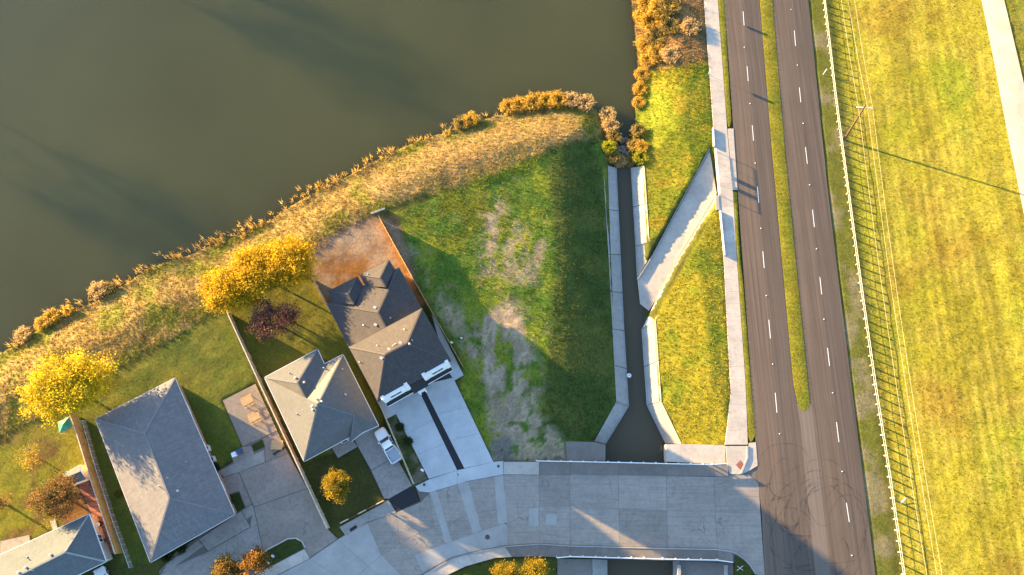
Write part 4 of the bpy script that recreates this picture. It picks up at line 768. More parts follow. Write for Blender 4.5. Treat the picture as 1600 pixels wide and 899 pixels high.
# ---------------------------------------------------------------- vehicles
def loft(mb, secs):
    n = len(secs[0]); V = [p for s in secs for p in s]; Fc = []
    for i in range(len(secs) - 1):
        for k in range(n): Fc.append((i * n + k, i * n + (k + 1) % n, (i + 1) * n + (k + 1) % n, (i + 1) * n + k))
    Fc += [tuple(range(n))[::-1], tuple((len(secs) - 1) * n + k for k in range(n))]; return mb.add(V, Fc)
def sec(x, w, z0, z1, wt=None, r=.12):
    wt = wt if wt is not None else w - .12
    return [(x, -w, z0), (x, -w, (z0 + z1) / 2), (x, -w * .99, z1 - r), (x, -wt, z1), (x, 0, z1 + .035), (x, wt, z1), (x, w * .99, z1 - r), (x, w, (z0 + z1) / 2), (x, w, z0)]
def vehicle(name, label, kind, loc, heading, pickup=True):
    root = thing(name, label, kind, loc); root.rotation_euler = (0, 0, heading); BASE[root.name] = Vector((0, 0, 0))
    L = 2.85 if pickup else 2.35; mb = MB()
    if pickup:
        loft(mb, [sec(L - .05, .62, .45, .82, .5), sec(L - .22, .86, .38, .98), sec(2.1, .93, .36, 1.06), sec(1.15, .95, .36, 1.12), sec(1.05, .95, .36, 1.12), sec(-.75, .95, .36, 1.10)]); body = mb.build('body', 'car_white', root, True)
        mb = MB()
        for s in (-1, 1): mb.box((-1.8, s * .90, .80), (2.1, .12, .66))
        mb.box((-.79, 0, .80), (.1, 1.9, .66)); mb.build('bed_side', 'car_white', root)
        MB().box((-1.8, 0, .62), (2.0, 1.7, .12)).build('bed_floor', 'car_grey', root)
        for k in range(9): MB().box((-1.8, -.72 + k * .18, .69), (1.95, .07, .03)).build('bed_rib', 'car_grey', root)
        MB().box((-2.87, 0, .82), (.09, 1.84, .58)).build('tailgate', 'car_white', root); MB().box((-2.97, 0, .5), (.14, 1.9, .16)).build('rear_bumper', 'metal', root)
        x0, x1, x2, x3 = 1.15, .45, -.5, -.78; zb, zt = 1.10, 1.74
    else:
        loft(mb, [sec(L, .55, .4, .62, .45), sec(L - .25, .8, .3, .78), sec(1.1, .88, .28, .92), sec(-1.3, .88, .28, .95), sec(-2.1, .84, .3, .92), sec(-2.3, .6, .4, .8)]); body = mb.build('body', 'car_white', root, True)
        x0, x1, x2, x3 = 1.1, .3, -.95, -1.6; zb, zt = .92, 1.42
    wb, wt = .86, .70; w0 = .80
    gl = MB().add([(x0, -wb, zb), (x0, wb, zb), (x1, wt, zt), (x1, -wt, zt), (x2, wt, zt), (x2, -wt, zt), (x3, wb, zb), (x3, -wb, zb)], [(0, 1, 2, 3), (5, 4, 6, 7), (1, 6, 4, 2), (0, 3, 5, 7)]); cab = gl.build('cab_glass', 'glass', root)
    mb = MB(); loft(mb, [[(x, s * (wt + .02) * f, zt + .015 + dz) for s, f, dz in ((-1, 1, -.03), (-1, .9, .03), (0, 0, .06), (1, .9, .03), (1, 1, -.03))] for x in (x1 + .05, (x1 + x2) / 2, x2 - .05)]); mb.build('cab_roof', 'car_white', root, True)
    for s in (-1, 1):
        mb = MB(); mb.bar((x0, s * wb, zb), (x1, s * wt, zt), .07); mb.bar((x3, s * wb, zb), (x2, s * wt, zt), .12); mb.bar(((x1 + x2) / 2, s * (wb + .01), zb), ((x1 + x2) / 2, s * (wt + .01), zt), .09); mb.build('pillar', 'car_white', root)
        MB().box((x0 - .25, s * 1.03, zb + .1), (.14, .2, .16)).build('mirror', 'car_white', root); MB().box((L - .16, s * .6, .78), (.18, .34, .16)).build('headlight', 'headlight', root); MB().box((-2.9 if pickup else -2.22, s * .78, .85), (.08, .14, .24)).build('tail_light', 'red_paver', root)
    for x in (1.75 if pickup else 1.35, -1.75 if pickup else -1.35):
        for s in (-1, 1):
            q = Matrix.Translation((x, s * .84, .36)) @ Matrix.Rotation(R(90), 4, 'X'); tb = MB().lathe((0, 0, 0), [(.24, -.12), (.36, -.1), (.37, 0), (.36, .1), (.24, .12)], 18); tb.v = [tuple(q @ Vector(v)) for v in tb.v]; wh = tb.build('wheel', 'rubber', root, True)
            rb = MB().lathe((0, 0, 0), [(.2, -.128), (.22, -.1), (.22, .1), (.2, .128)], 14); rb.v = [tuple(q @ Vector(v)) for v in rb.v]; rb.build('rim', 'metal', wh)
    MB().box((L - .02, 0, .5), (.12, 1.3, .16)).build('front_bumper', 'metal', root)
    return root
a, b = P(590.5, 669, .8), P(621.5, 722, .8); vehicle('pickup_truck', 'white pickup truck parked in the old driveway of the cottage', 'pickup', (*((a + b) / 2).xy, .03), math.atan2(a.y - b.y, a.x - b.x), True)
vehicle('car', 'white car parked by the blue grey house beyond the brown fence', 'car', (*P(160, 912, 1).xy, 0.0), R(118), False)

# ---------------------------------------------------------------- yard furniture
def picnic(label, px, rz):
    g = thing('picnic_table', label, 'picnic table', P(*px, .03)); g.rotation_euler = (0, 0, rz); BASE[g.name] = Vector((0, 0, 0))
    for k in range(6): MB().box((0, -.45 + k * .18, .74), (1.8, .165, .045)).build('plank', 'wood', g)
    for s in (-1, 1):
        for j in (0, 1): MB().box((0, s * (.72 + j * .13), .44), (1.8, .12, .04)).build('bench_plank', 'wood', g)
        MB().bar((s * .6, -.35, .72), (s * .6, -.8, 0), .09, .05).bar((s * .6, .35, .72), (s * .6, .8, 0), .09, .05).bar((s * .6, -.8, .4), (s * .6, .8, .4), .05, .09).build('leg_frame', 'pole_wood', g)
picnic('wooden picnic table near the lawn end of the patio', (388.5, 627.5), R(30)); picnic('wooden picnic table in the middle of the patio', (399.5, 653), R(27))
g = thing('work_table', 'wide plywood table beside a dark beam at the patio foot', 'table', P(435, 696, .03)); g.rotation_euler = (0, 0, R(-2)); BASE[g.name] = Vector((0, 0, 0))
for k in range(4): MB().box((0, -.52 + k * .35, .72), (1.75, .335, .04), 0).build('plank', 'wood', g)
for sx in (-1, 1):
    for sy in (-1, 1): MB().box((sx * .75, sy * .55, .35), (.08, .08, .7)).build('leg', 'pole_wood', g)
tag(MB().bar(P(427, 710, .12), P(451, 696, .12), .2, .2).bar(P(428, 711, .26), P(430, 709.5, .26), .28, .1).build('beam', 'dark', base=P(438, 703, .03)), 'dark steel beam lying on the concrete by the plywood table', 'beam')
def bin_(label, px, mat, rz):
    p = P(*px, .03); g = thing('wheelie_bin', label, 'bin', p); rot = Matrix.Rotation(rz, 3, 'Z')
    V = [p + rot @ Vector((sx * w, sy * w, z)) for z, w in ((.05, .24), (1.0, .31)) for sx, sy in ((-1, -1), (1, -1), (1, 1), (-1, 1))]
    mk('tub', V, [(0, 3, 2, 1), (0, 1, 5, 4), (1, 2, 6, 5), (2, 3, 7, 6), (3, 0, 4, 7)], mat, g); MB().box(p + Vector((0, 0, 1.04)), (.68, .72, .07), rz).build('lid', mat, g); MB().bar(p + rot @ Vector((-.25, .38, 1.02)), p + rot @ Vector((.25, .38, 1.02)), .05).build('handle', 'dark', g)
    for s in (-1, 1): MB().box(p + rot @ Vector((s * .26, .28, .12)), (.06, .22, .22), rz).build('wheel', 'rubber', g)
bin_('white lidded wheelie bin on the concrete pad beside the blue bin', (369, 711), 'white_plastic', R(25)); bin_('dark blue wheelie bin beside the white lidded bin', (377, 706.5), 'blue_plastic', R(25))
for (x, y, lb) in ((325, 702, 'dark air conditioner unit by the long grey roof, end nearer the lawn'), (333, 719, 'dark air conditioner unit by the long grey roof, end nearer the parking court')):
    p = P(x, y, .05); g = thing('air_conditioner', lb, 'air conditioner', p); MB().box(p + Vector((0, 0, .45)), (.9, .9, .9), R(25)).build('casing', 'car_grey', g); MB().lathe(p + Vector((0, 0, .9)), [(.38, 0), (.38, .03), (.32, .035), (.1, .03)], 14).build('fan_grille', 'dark', g)
p0 = P(121, 739, 0); g = thing('garden_shed', 'small gabled garden shed with pale and blue roof slopes by the brown fence', 'shed', p0)
q = [P(100, 739, 2.0), P(127, 725, 2.0), P(134, 749, 2.0), P(104, 760, 2.0)]; rm0, rm1 = (q[0] + q[3]) / 2 + Vector((0, 0, .8)), (q[1] + q[2]) / 2 + Vector((0, 0, .8))
roof_mesh([[q[0], q[1], rm1, rm0], [q[2], q[3], rm0, rm1]], 'shingle_blue', g, .08); wall(g, inset_poly(q, .1), 0, 2.0, 'white_paint'); mk('gable_end', [q[1], q[2], rm1], [(0, 1, 2)], 'white_paint', g)
g = thing('garden_canopy', 'green canvas canopy under the tall yellow tree by the fence', 'canopy', P(102, 664, 0)); q = [P(90, 660, 2.1), P(108, 651, 2.1), P(113, 668, 2.1), P(93, 677, 2.1)]; ap = sum(q, Vector()) / 4 + Vector((0, 0, .45))
mk('canvas', q + [ap], [(0, 1, 4), (1, 2, 4), (2, 3, 4), (3, 0, 4)], 'green_canvas', g)
for x in q: MB().tube([(x.x, x.y, 0), x], .03, 6).build('post', 'galv', g)
p = P(157, 820, .05); g = thing('barbecue_grill', 'white and black barbecue grill on the red brick patio', 'grill', p); MB().box(p + Vector((0, 0, .45)), (.9, .5, .7), R(60)).build('cabinet', 'dark', g); MB().lathe(p + Vector((0, 0, .8)), [(.36, 0), (.36, .15), (.25, .3), (.05, .34)], 12).build('hood', 'white_plastic', g); MB().box(p + Vector((.3, -.5, .78)), (.35, .4, .04), R(60)).build('side_shelf', 'wood', g)
for k, (x, y, r, lb) in enumerate([(123, 771, .3, 'terracotta pot near the shed on the patio'), (129, 779, .34, 'large terracotta pot in the middle of the patio clutter'), (137, 787, .22, 'small terracotta pot along the patio path'), (166, 845, .3, 'terracotta pot near the house corner on the patio')]):
    p = P(x, y, .05); g = thing('flower_pot', lb, 'pot', p); MB().lathe(p, [(r * .7, 0), (r, .45), (r * 1.08, .46), (r * 1.08, .52), (r * .9, .52), (r * .85, .42)], 12).build('pot', 'terracotta', g); mb = MB()
    for j in range(26): a_ = random.uniform(0, 6.28); e_ = Vector((math.cos(a_), math.sin(a_), random.uniform(.4, 1.4))) * r; sv = Vector((-math.sin(a_), math.cos(a_), 0)) * .06; c = p + Vector((0, 0, .42)); mb.add([c - sv, c + sv, c + e_ * 1.2], [(0, 1, 2)])
    mb.build('plant', plain('pot_leaf' + str(k), (.06, .09, .02), .8), g)
p = P(983, 587, WL + .1); tag(MB().lathe(p, [(.30, 0), (.36, .06), (.30, .12), (.17, .12), (.12, .06), (.17, 0)], 18).build('tyre', 'white_plastic', base=p), 'pale discarded tyre lying in the channel water', 'tyre')
for x, y, s, mt, lb in ((427, 869, .45, 'lavender', 'pale lilac box lying on the grass island'), (419.5, 879.5, .35, 'white_plastic', 'white carton lying on the grass island'), (660, 735, .5, 'white_plastic', 'pale utility box in the planting strip beside the new driveway'), (706, 536, .4, 'white_plastic', 'white scrap on the vacant lot by the cedar fence'), (721, 529, .3, 'white_plastic', 'small white scrap on the dirt of the vacant lot')):
    p = PT(x, y); tag(MB().box(p + Vector((0, 0, .14 + .06)), (s, s * .7, .22), R(-30)).box(p + Vector((0, 0, .28 + .06)), (s * 1.05, s * .3, .03), R(-30)).build('carton', mt, base=p), lb, 'box')
p = P(1156, 888, .1); tag(MB().box(p + Vector((0, 0, .08)), (1.2, .07, .05), R(35)).box(p + Vector((0, 0, .13)), (1.0, .06, .05), R(-35)).build('crossed_boards', 'trim', base=p), 'pair of crossed white boards lying on the corner grass', 'boards')
for x, y, lb in ((1285.5, 117, 'leaning white marker post on the grassy road shoulder'), (1407, 787, 'fallen white marker post beside the guard fence')):
    p = PT(x, y); tag(MB().bar(p + Vector((0, 0, .05)), p + Vector((.55, .75, .55)), .12, .07).bar(p + Vector((.5, .68, .5)), p + Vector((.6, .8, .58)), .16, .1).build('marker_post', 'white_plastic', base=p), lb, 'post')
sf = thing('silt_fence', 'short white silt fence at the end of the bare yard', 'fence', PT(581, 334))
for k in range(4): a, b = PT(*lerp((580, 335), (602, 327), k / 4)), PT(*lerp((580, 335), (602, 327), (k + 1) / 4)); MB().bar(a + Vector((0, 0, .3)), b + Vector((0, 0, .3)), .03, .55).build('fabric', 'white_plastic', sf); MB().box(a + Vector((0, 0, .4)), (.06, .06, .9)).build('stake', 'wood', sf)

# ---------------------------------------------------------------- vegetation
def leaves(centers, spread, per, size, cols, rr, flat=.5):
    """quads scattered round centres; returns V,F,C"""
    n = len(centers) * per; c = np.repeat(centers, per, 0) + rr.normal(0, 1, (n, 3)) * np.repeat(np.broadcast_to(spread, (len(centers),)), per)[:, None] * np.array([1, 1, .75])
    nrm = rr.normal(0, 1, (n, 3)); nrm[:, 2] = np.abs(nrm[:, 2]) + flat; nrm /= np.linalg.norm(nrm, axis=1)[:, None]
    t1 = np.cross(nrm, rr.normal(0, 1, (n, 3))); t1 /= np.linalg.norm(t1, axis=1)[:, None]; t2 = np.cross(nrm, t1); s = (size * rr.uniform(.6, 1.3, n))[:, None]
    V = np.stack([c - t1 * s * .5, c + t2 * s * .32, c + t1 * s * .55, c - t2 * s * .32], 1).reshape(-1, 3); F = np.arange(4 * n).reshape(n, 4)
    cl = np.repeat(cols, per, 0) * rr.uniform(.72, 1.25, (n, 1)); return V, F, np.repeat(cl, 4, 0)
def limb_mesh(segs):
    mb = MB()
    for pts, rad in segs: mb.tube(pts, rad, 6)
    return mb
def tree(name, label, px, zc, rx, ry, rz_, palette, seed, rot=0.0, clumps=150, per=60, size=.24, spread=.42, bare=0.0, group=None, trunkr=.18, lobes=3, loc=None, dens_fn=None, bark=(.11, .085, .06)):
    rr = np.random.default_rng(seed); rnd = random.Random(seed)
    c = P(*px, zc) if loc is None else Vector((loc[0], loc[1], zc)); g = H1(c.x, c.y); root = thing(name, label, 'tree', (c.x, c.y, g), group)
    # lobed crown outline
    lob = [(Vector((rr.uniform(-.5, .5) * rx, rr.uniform(-.5, .5) * ry, rr.uniform(-.2, .25) * rz_)), rr.uniform(.45, .6)) for _ in range(lobes)] + [(Vector((0, 0, 0)), .80)]
    pts = []; k = 0
    while len(pts) < clumps and k < clumps * 60:
        k += 1; l_, f = lob[rr.integers(len(lob))]; d = rr.normal(0, 1, 3); d /= np.linalg.norm(d); rad = rr.uniform(.45, 1.0) ** .5 * f * (1 + .18 * rr.normal())
        q = np.array([l_.x + d[0] * rad * rx, l_.y + d[1] * rad * ry, l_.z + d[2] * rad * rz_])
        if q[2] < -rz_ * .75: continue
        pts.append(q)
    pts = np.array(pts); cr, sr = math.cos(rot), math.sin(rot); pts = np.stack([pts[:, 0] * cr - pts[:, 1] * sr, pts[:, 0] * sr + pts[:, 1] * cr, pts[:, 2]], 1)
    W_ = pts + np.array(c); W_[:, 2] = np.maximum(W_[:, 2], g + .5)
    base = Vector((c.x, c.y, g)); fork = base.lerp(c, .55); segs = [([base - Vector((0, 0, .2)), base + Vector((.05, .03, (fork.z - g) * .5)), fork], [trunkr * 1.3, trunkr, trunkr * .8])]
    ends = []
    for k in range(9):
        e_ = Vector(W_[rr.integers(len(W_))]); mid = fork.lerp(e_, .5) + Vector((rnd.uniform(-.3, .3), rnd.uniform(-.3, .3), rnd.uniform(0, .5))); segs.append(([fork, mid, e_], [trunkr * .55, trunkr * .32, .02])); ends.append(mid)
    for k in range(int(clumps * .45)):
        e_ = Vector(W_[k]); m_ = min(ends, key=lambda q: (q - e_).length); segs.append(([m_, m_.lerp(e_, .55) + Vector((0, 0, .12)), e_], [.05, .03, .01]))
    mb = limb_mesh(segs); V = np.array(mb.v); bc = np.tile(bark, (len(V), 1))
    tr_ = mk('trunk', mb.v, mb.f, 'bark', root); at = tr_.data.color_attributes.new('col', 'FLOAT_COLOR', 'POINT'); at.data.foreach_set('color', np.hstack([bc, np.ones((len(V), 1))]).astype(np.float32).ravel())
    pal = np.array(palette); ci = pal[rr.integers(0, len(pal), len(W_))] * rr.uniform(.62, 1.15, (len(W_), 1))
    keep = rr.random(len(W_)) >= bare; Wk = W_[keep]; V, F, Cc = leaves(Wk, spread, per, size, ci[keep], rr)
    npmesh('crown', V, F, 'leaf', Cc, root, (c.x, c.y, g)); return root
YEL = [(.62, .40, .014), (.70, .46, .02), (.55, .33, .012), (.50, .35, .02), (.42, .32, .02)]; LEM = [(.66, .50, .015), (.60, .48, .02), (.44, .39, .02), (.70, .52, .02), (.52, .38, .02)]
tree('yellow_tree', 'large golden yellow tree over the cottage yard beside the bare dirt yard', (448, 412), 3.9, 4.9, 4.6, 2.0, YEL, 1, R(20), 420, 66, .26, .5, lobes=7, group='golden trees behind the cottage')
tree('yellow_tree', 'golden yellow tree in the middle of the clump behind the cottage', (405, 426), 3.8, 5.0, 5.2, 2.0, YEL, 2, R(25), 420, 66, .26, .5, lobes=7, group='golden trees behind the cottage')
tree('yellow_tree', 'golden yellow tree at the pale fence end of the clump', (364, 450), 3.6, 4.6, 4.2, 1.9, YEL, 3, R(25), 340, 66, .26, .5, lobes=6, group='golden trees behind the cottage')
tree('yellow_tree', 'lemon yellow tree over the green canopy and brown fence', (96, 607), 5.6, 7.2, 5.6, 3.2, LEM, 4, R(-10), 480, 66, .26, .55, .04, lobes=8)
tree('plum_tree', 'maroon leaved half bare tree on the cottage back lawn', (430, 503), 3.2, 4.3, 3.7, 2.0, [(.15, .05, .05), (.20, .085, .07), (.26, .15, .10), (.11, .04, .045)], 5, 0, 240, 44, .2, .4, .12, bark=(.16, .12, .10))
tree('round_tree', 'round golden tree on the cottage front lawn', (525, 757), 3.2, 2.4, 2.6, 2.1, [(.34, .22, .012), (.40, .26, .014), (.22, .17, .016), (.12, .11, .014)], 6, 0, 170, 52, .2, .26, 0, lobes=1)
tree('orange_tree', 'orange leaved tree beside the grass island with litter', (398, 882), 3.0, 2.5, 2.3, 1.8, [(.34, .15, .025), (.26, .14, .03), (.20, .12, .03), (.40, .20, .03)], 7, 0, 90, 48, .22, .3)
tree('orange_tree', 'orange and olive tree over the lower parking court', (352, 893), 3.0, 2.6, 2.0, 1.7, [(.26, .15, .03), (.20, .13, .03), (.13, .11, .025), (.34, .18, .03)], 8, 0, 90, 48, .22, .3)
for k, (x, lb) in enumerate(((788, 'yellow tree south of the street, on the pavement bend side'), (832, 'yellow tree south of the street, on the culvert side'))): tree('yellow_tree', lb, (x, 893), 2.8, 2.3, 1.9, 1.7, [(.42, .27, .015), (.34, .24, .016), (.22, .18, .016)], 20 + k, 0, 80, 48, .2, .3, 0, 'trees south of the street')
tree('brown_tree', 'rust brown tree with olive side beyond the brown fence', (84, 779), 3.6, 3.9, 3.5, 2.1, [(.26, .13, .04), (.20, .11, .045), (.10, .095, .025), (.30, .17, .05), (.13, .11, .03)], 9, 0, 240, 50, .2, .36, .08)
tree('sapling', 'sparse yellow sapling with bare twigs by the rust brown tree', (45, 715), 2.4, 2.4, 2.2, 1.3, [(.42, .27, .03), (.50, .34, .02)], 10, 0, 60, 18, .18, .34, .3, trunkr=.08, bark=(.2, .16, .12))
tree('orange_tree', 'small orange tree at the lawn edge left of the rust brown tree'.replace(' left of', ' beyond'), (-6, 790), 2.6, 1.7, 1.7, 1.3, [(.30, .18, .06), (.36, .22, .05)], 12, 0, 50, 30, .2, .32, .1)
# far shore trees beyond the frame whose long shadows cross the lake
for k, (x, y, h_, r_) in enumerate([(-123, 82, 10.2, 5.4), (-131, 77, 11.5, 6.0), (-103, 114, 11.5, 5.5), (-92, 116, 10.2, 5.5)]):
    tree('shore_tree', 'dark green tree on the far lake shore', (0, 0), h_ * .6, r_, r_, h_ * .42, [(.05, .07, .015), (.07, .08, .02)], 60 + k, 0, 42, 12, .55, 1.4, group='trees on the far lake shore', loc=(x, y))

def bush(name, label, px, r, h, palette, seed, group=None, upright=True, n=260):
    rr = np.random.default_rng(seed); b = PT(*px); root = thing(name, label, 'shrub', b, group); m = n; a = rr.uniform(0, 2 * math.pi, m); q = np.sqrt(rr.random(m)) * r * .45; lean = rr.uniform(.2, 1.0, m) * r * .75
    p0 = np.stack([b.x + np.cos(a) * q, b.y + np.sin(a) * q, np.full(m, b.z - .05)], 1); a2 = a + rr.normal(0, .5, m); hh = h * rr.uniform(.55, 1.1, m)
    p1 = p0 + np.stack([np.cos(a2) * lean, np.sin(a2) * lean, hh], 1); w = rr.uniform(.04, .09, m)[:, None]; side = np.stack([-np.sin(a2), np.cos(a2), np.zeros(m)], 1) * w
    pm_ = (p0 * .45 + p1 * .55) + np.array([0, 0, .12]) * hh[:, None]
    pal = np.array(palette); ci = pal[rr.integers(0, len(pal), m)] * rr.uniform(.7, 1.25, (m, 1)); V = np.stack([p0 - side * .5, p0 + side * .5, pm_ + side, p1, pm_ - side], 1).reshape(-1, 3); F = np.arange(5 * m).reshape(m, 5)
    npmesh('stalks', V, F, 'blades', np.repeat(ci * .8, 5, 0), root, tuple(b)); V, F, Cc = leaves(np.concatenate([p1, pm_]), .13, 5, .17, np.concatenate([ci, ci * .9]), rr); npmesh('foliage', V, F, 'leaf', Cc, root, tuple(b)); return root
GOLD = [(.66, .42, .04), (.58, .36, .05), (.70, .46, .08), (.50, .32, .08)]; TAN = [(.60, .43, .19), (.52, .36, .16), (.66, .48, .23)]; MIX = [(.38, .28, .08), (.27, .24, .05), (.50, .33, .08), (.24, .17, .09)]; GRN = [(.40, .40, .025), (.28, .31, .025), (.46, .40, .03)]
BS = [(40, 524, 1.5, 1.4, TAN, 'rounded tan shrub at the waterline, last along the shore'), (68, 507, 1.2, 1.2, GOLD, 'golden tan shrub at the waterline beside the rounded tan shrub'), (84, 497, 1.4, 1.4, GOLD, 'wide golden shrub on the waterline before the gap'), (110, 487, .9, 1.1, GOLD, 'small golden shrub at the waterline gap'),
      (158, 456, 1.7, 1.8, TAN, 'spiky tan shrub reaching out over the water'), (172, 452, 1.2, 1.4, MIX, 'brownish shrub beside the spiky tan shrub'), (722, 196, 1.6, 1.3, MIX, 'olive and tan shrub beside the golden shore shrub'), (736, 190, 1.5, 1.5, GOLD, 'golden shrub on the shore bend'),
      (795, 170, 1.7, 1.6, GOLD, 'first golden shrub of the shoreline hedge'), (812, 167, 1.7, 1.6, GOLD, 'second golden shrub of the shoreline hedge'), (834, 163, 2.0, 1.8, GOLD, 'third golden shrub of the shoreline hedge'), (854, 160, 1.9, 1.8, GOLD, 'fourth golden shrub of the shoreline hedge'), (874, 160, 1.9, 1.8, GOLD, 'fifth golden shrub of the shoreline hedge'), (893, 160, 1.6, 1.7, TAN, 'sixth, tan shrub of the shoreline hedge'), (914, 164, 1.7, 1.6, TAN, 'last tan shrub of the shoreline hedge by the channel mouth'),
      (948, 183, 1.6, 1.8, TAN, 'tall tan shrub at the channel mouth'), (953, 200, 1.6, 1.7, TAN, 'tan shrub beside the channel mouth rocks'), (958, 216, 1.5, 1.5, MIX, 'brown shrub over the channel mouth rocks'), (950, 233, 1.3, 1.3, GRN, 'yellow green shrub above the channel lining end'), (956, 247, 1.5, 1.4, MIX, 'brown shrub at the shaded channel lining end'), (968, 254, 1.3, 1.2, TAN, 'tan shrub leaning over the channel water'),
      (996, 208, 1.4, 1.5, MIX, 'brown shrub across the channel mouth'), (990, 230, 1.3, 1.4, MIX, 'dark twiggy shrub beside the channel water'), (1001, 248, 1.5, 1.2, GRN, 'yellow green shrub at the sunlit channel lining end'), (984, 254, 1.1, 1.0, MIX, 'low brown shrub at the sunlit channel lining end'), (1002, 232, 1.3, 1.2, GOLD, 'golden shrub above the channel mouth')]
for k, (x, y, r, h, pal, lb) in enumerate(BS): bush('shore_shrub', lb, (x, y), r * .92, h * .75, pal, 300 + k, 'shrubs along the lake shore')
rr = np.random.default_rng(5); k = 0; od = {}
for (x, y, r, h, pal) in sorted([(1012, 8, 2.6, 2.6, GOLD), (1030, 18, 2.8, 2.8, GOLD), (1016, 36, 2.6, 2.6, GOLD), (1002, 28, 1.8, 2.0, GOLD), (1022, 62, 2.2, 2.2, MIX), (1010, 72, 2.4, 2.4, GOLD), (1026, 86, 2.2, 2.2, GOLD), (1012, 96, 1.8, 1.6, GOLD), (1044, 12, 2.4, 2.0, MIX), (1046, 42, 2.2, 1.6, MIX), (1078, 44, 2.0, 1.3, TAN), (1048, 88, 2.0, 1.4, TAN), (1003, 118, 1.6, 1.2, GOLD), (1000, 140, 1.5, 1.1, GOLD), (998, 162, 1.3, 1.0, GOLD), (1018, -8, 2.6, 2.6, GOLD)], key=lambda q: -q[1]):
    k += 1; pn = {id(GOLD): 'golden', id(MIX): 'mottled brown', id(TAN): 'dry tan'}[id(pal)]
    od[pn] = od.get(pn, 0) + 1; ordw = ('first', 'second', 'third', 'fourth', 'fifth', 'sixth', 'seventh', 'eighth', 'ninth', 'tenth', 'eleventh', 'twelfth')[od[pn] - 1]
    bush('brush', f'{pn} brush shrub, {ordw} of its colour going from the channel mouth up the bank', (x, y), r * .9, h * .45, pal, 400 + k, f'{pn} brush between the lake and the sidewalk', n=340)
for k, (x, y, r, h, pal, lb) in enumerate([(356, 788, .8, .9, [(.03, .045, .015), (.05, .06, .02)], 'dark green shrub in the bed at the grey house corner'), (263, 868, .9, .8, [(.035, .05, .012), (.05, .07, .016)], 'green shrub under the grey eaves near the walkway'), (284, 855, .9, .8, [(.035, .05, .012), (.05, .07, .016)], 'green shrub under the grey eaves near the porch slab'), (337, 733, .9, 1.1, [(.02, .03, .012), (.035, .045, .02)], 'dark shrub beside the air conditioner units'), (188, 772, .5, .7, [(.12, .14, .02)], 'small light green plant between the fence and the grey roof'), (638, 690, .6, .4, [(.05, .08, .02)], 'low green plant in the strip beside the new driveway'), (625, 668, .6, .4, [(.05, .08, .02)], 'low green plant at the top of the planting strip')]): bush('garden_shrub', lb, (x, y), r, h, pal, 500 + k, n=150)
# rocks where the channel meets the lake
def rock_mesh(seed):
    r2 = np.random.default_rng(seed); mb = MB().lathe((0, 0, 0), [(.25, -.3), (.5, -.12), (.52, .1), (.3, .32), (.1, .38)], 7); mb.v = [tuple(np.array(v) * r2.uniform(.75, 1.2)) for v in mb.v]; me = bpy.data.meshes.new('rock'); me.from_pydata(mb.v, [], mb.f); me.materials.append(M('rock')); return me
RM = [rock_mesh(i) for i in range(4)]; lbs = 'grey boulder in the rock pile at the channel mouth'
for k in range(26):
    x, y = 971 + rng.normal(0, 6), 236 + rng.normal(0, 9); p = P(x, y, WL); o = bpy.data.objects.new('boulder', RM[k % 4]); COL.objects.link(o); o.location = (p.x, p.y, WL - .02); s = rng.uniform(.5, 1.3); o.scale = (s, s * .8, s * .8); o.rotation_euler = (0, 0, rng.uniform(0, 6)); tag(o, lbs, 'boulder', 'boulders at the channel mouth')

# ---------------------------------------------------------------- grass and weeds (uncountable)
fx0, fy0 = -120, -28
def lookup(A, X, Y):
    i = np.clip(np.searchsorted(gx, X), 1, nx - 1); j = np.clip(np.searchsorted(gy, Y), 1, ny - 1); i = np.where(X - gx[i - 1] < gx[i] - X, i - 1, i); j = np.where(Y - gy[j - 1] < gy[j] - Y, j - 1, j); return A[j, i]
def bil(A, X, Y):
    i = np.clip(np.searchsorted(gx, X) - 1, 0, nx - 2); j = np.clip(np.searchsorted(gy, Y) - 1, 0, ny - 2); tx = (X - gx[i]) / (gx[i + 1] - gx[i]); ty = (Y - gy[j]) / (gy[j + 1] - gy[j])
    return (A[j, i] * (1 - tx) + A[j, i + 1] * tx) * (1 - ty) + (A[j + 1, i] * (1 - tx) + A[j + 1, i + 1] * tx) * ty
pv2 = paved.copy()
for pl in (CH_L + CH_R[::-1], FLUME + [], LO + LI[::-1], RO + RI[::-1], RO2 + RI2[::-1], [(838, 688), (930, 691), (1065, 694), (1134, 695), (1136, 730), (838, 722)], [(868, 868), (1148, 876), (1148, 960), (868, 960)], GL + GR[::-1], [(FO[k][0], FO[k][1]) for k in range(4)] + [(FI[k][0], FI[k][1]) for k in range(3, -1, -1)], [(118, 752), (140, 750), (152, 790), (186, 862), (168, 868), (140, 806), (126, 778)]): pv2 = np.maximum(pv2, zone(pl, 1.5, 0))
lakew = (sdf(GX, GY, LAKE) < .1).astype(float); free = (1 - np.clip(pv2 * 1.5, 0, 1)) * (1 - lakew)
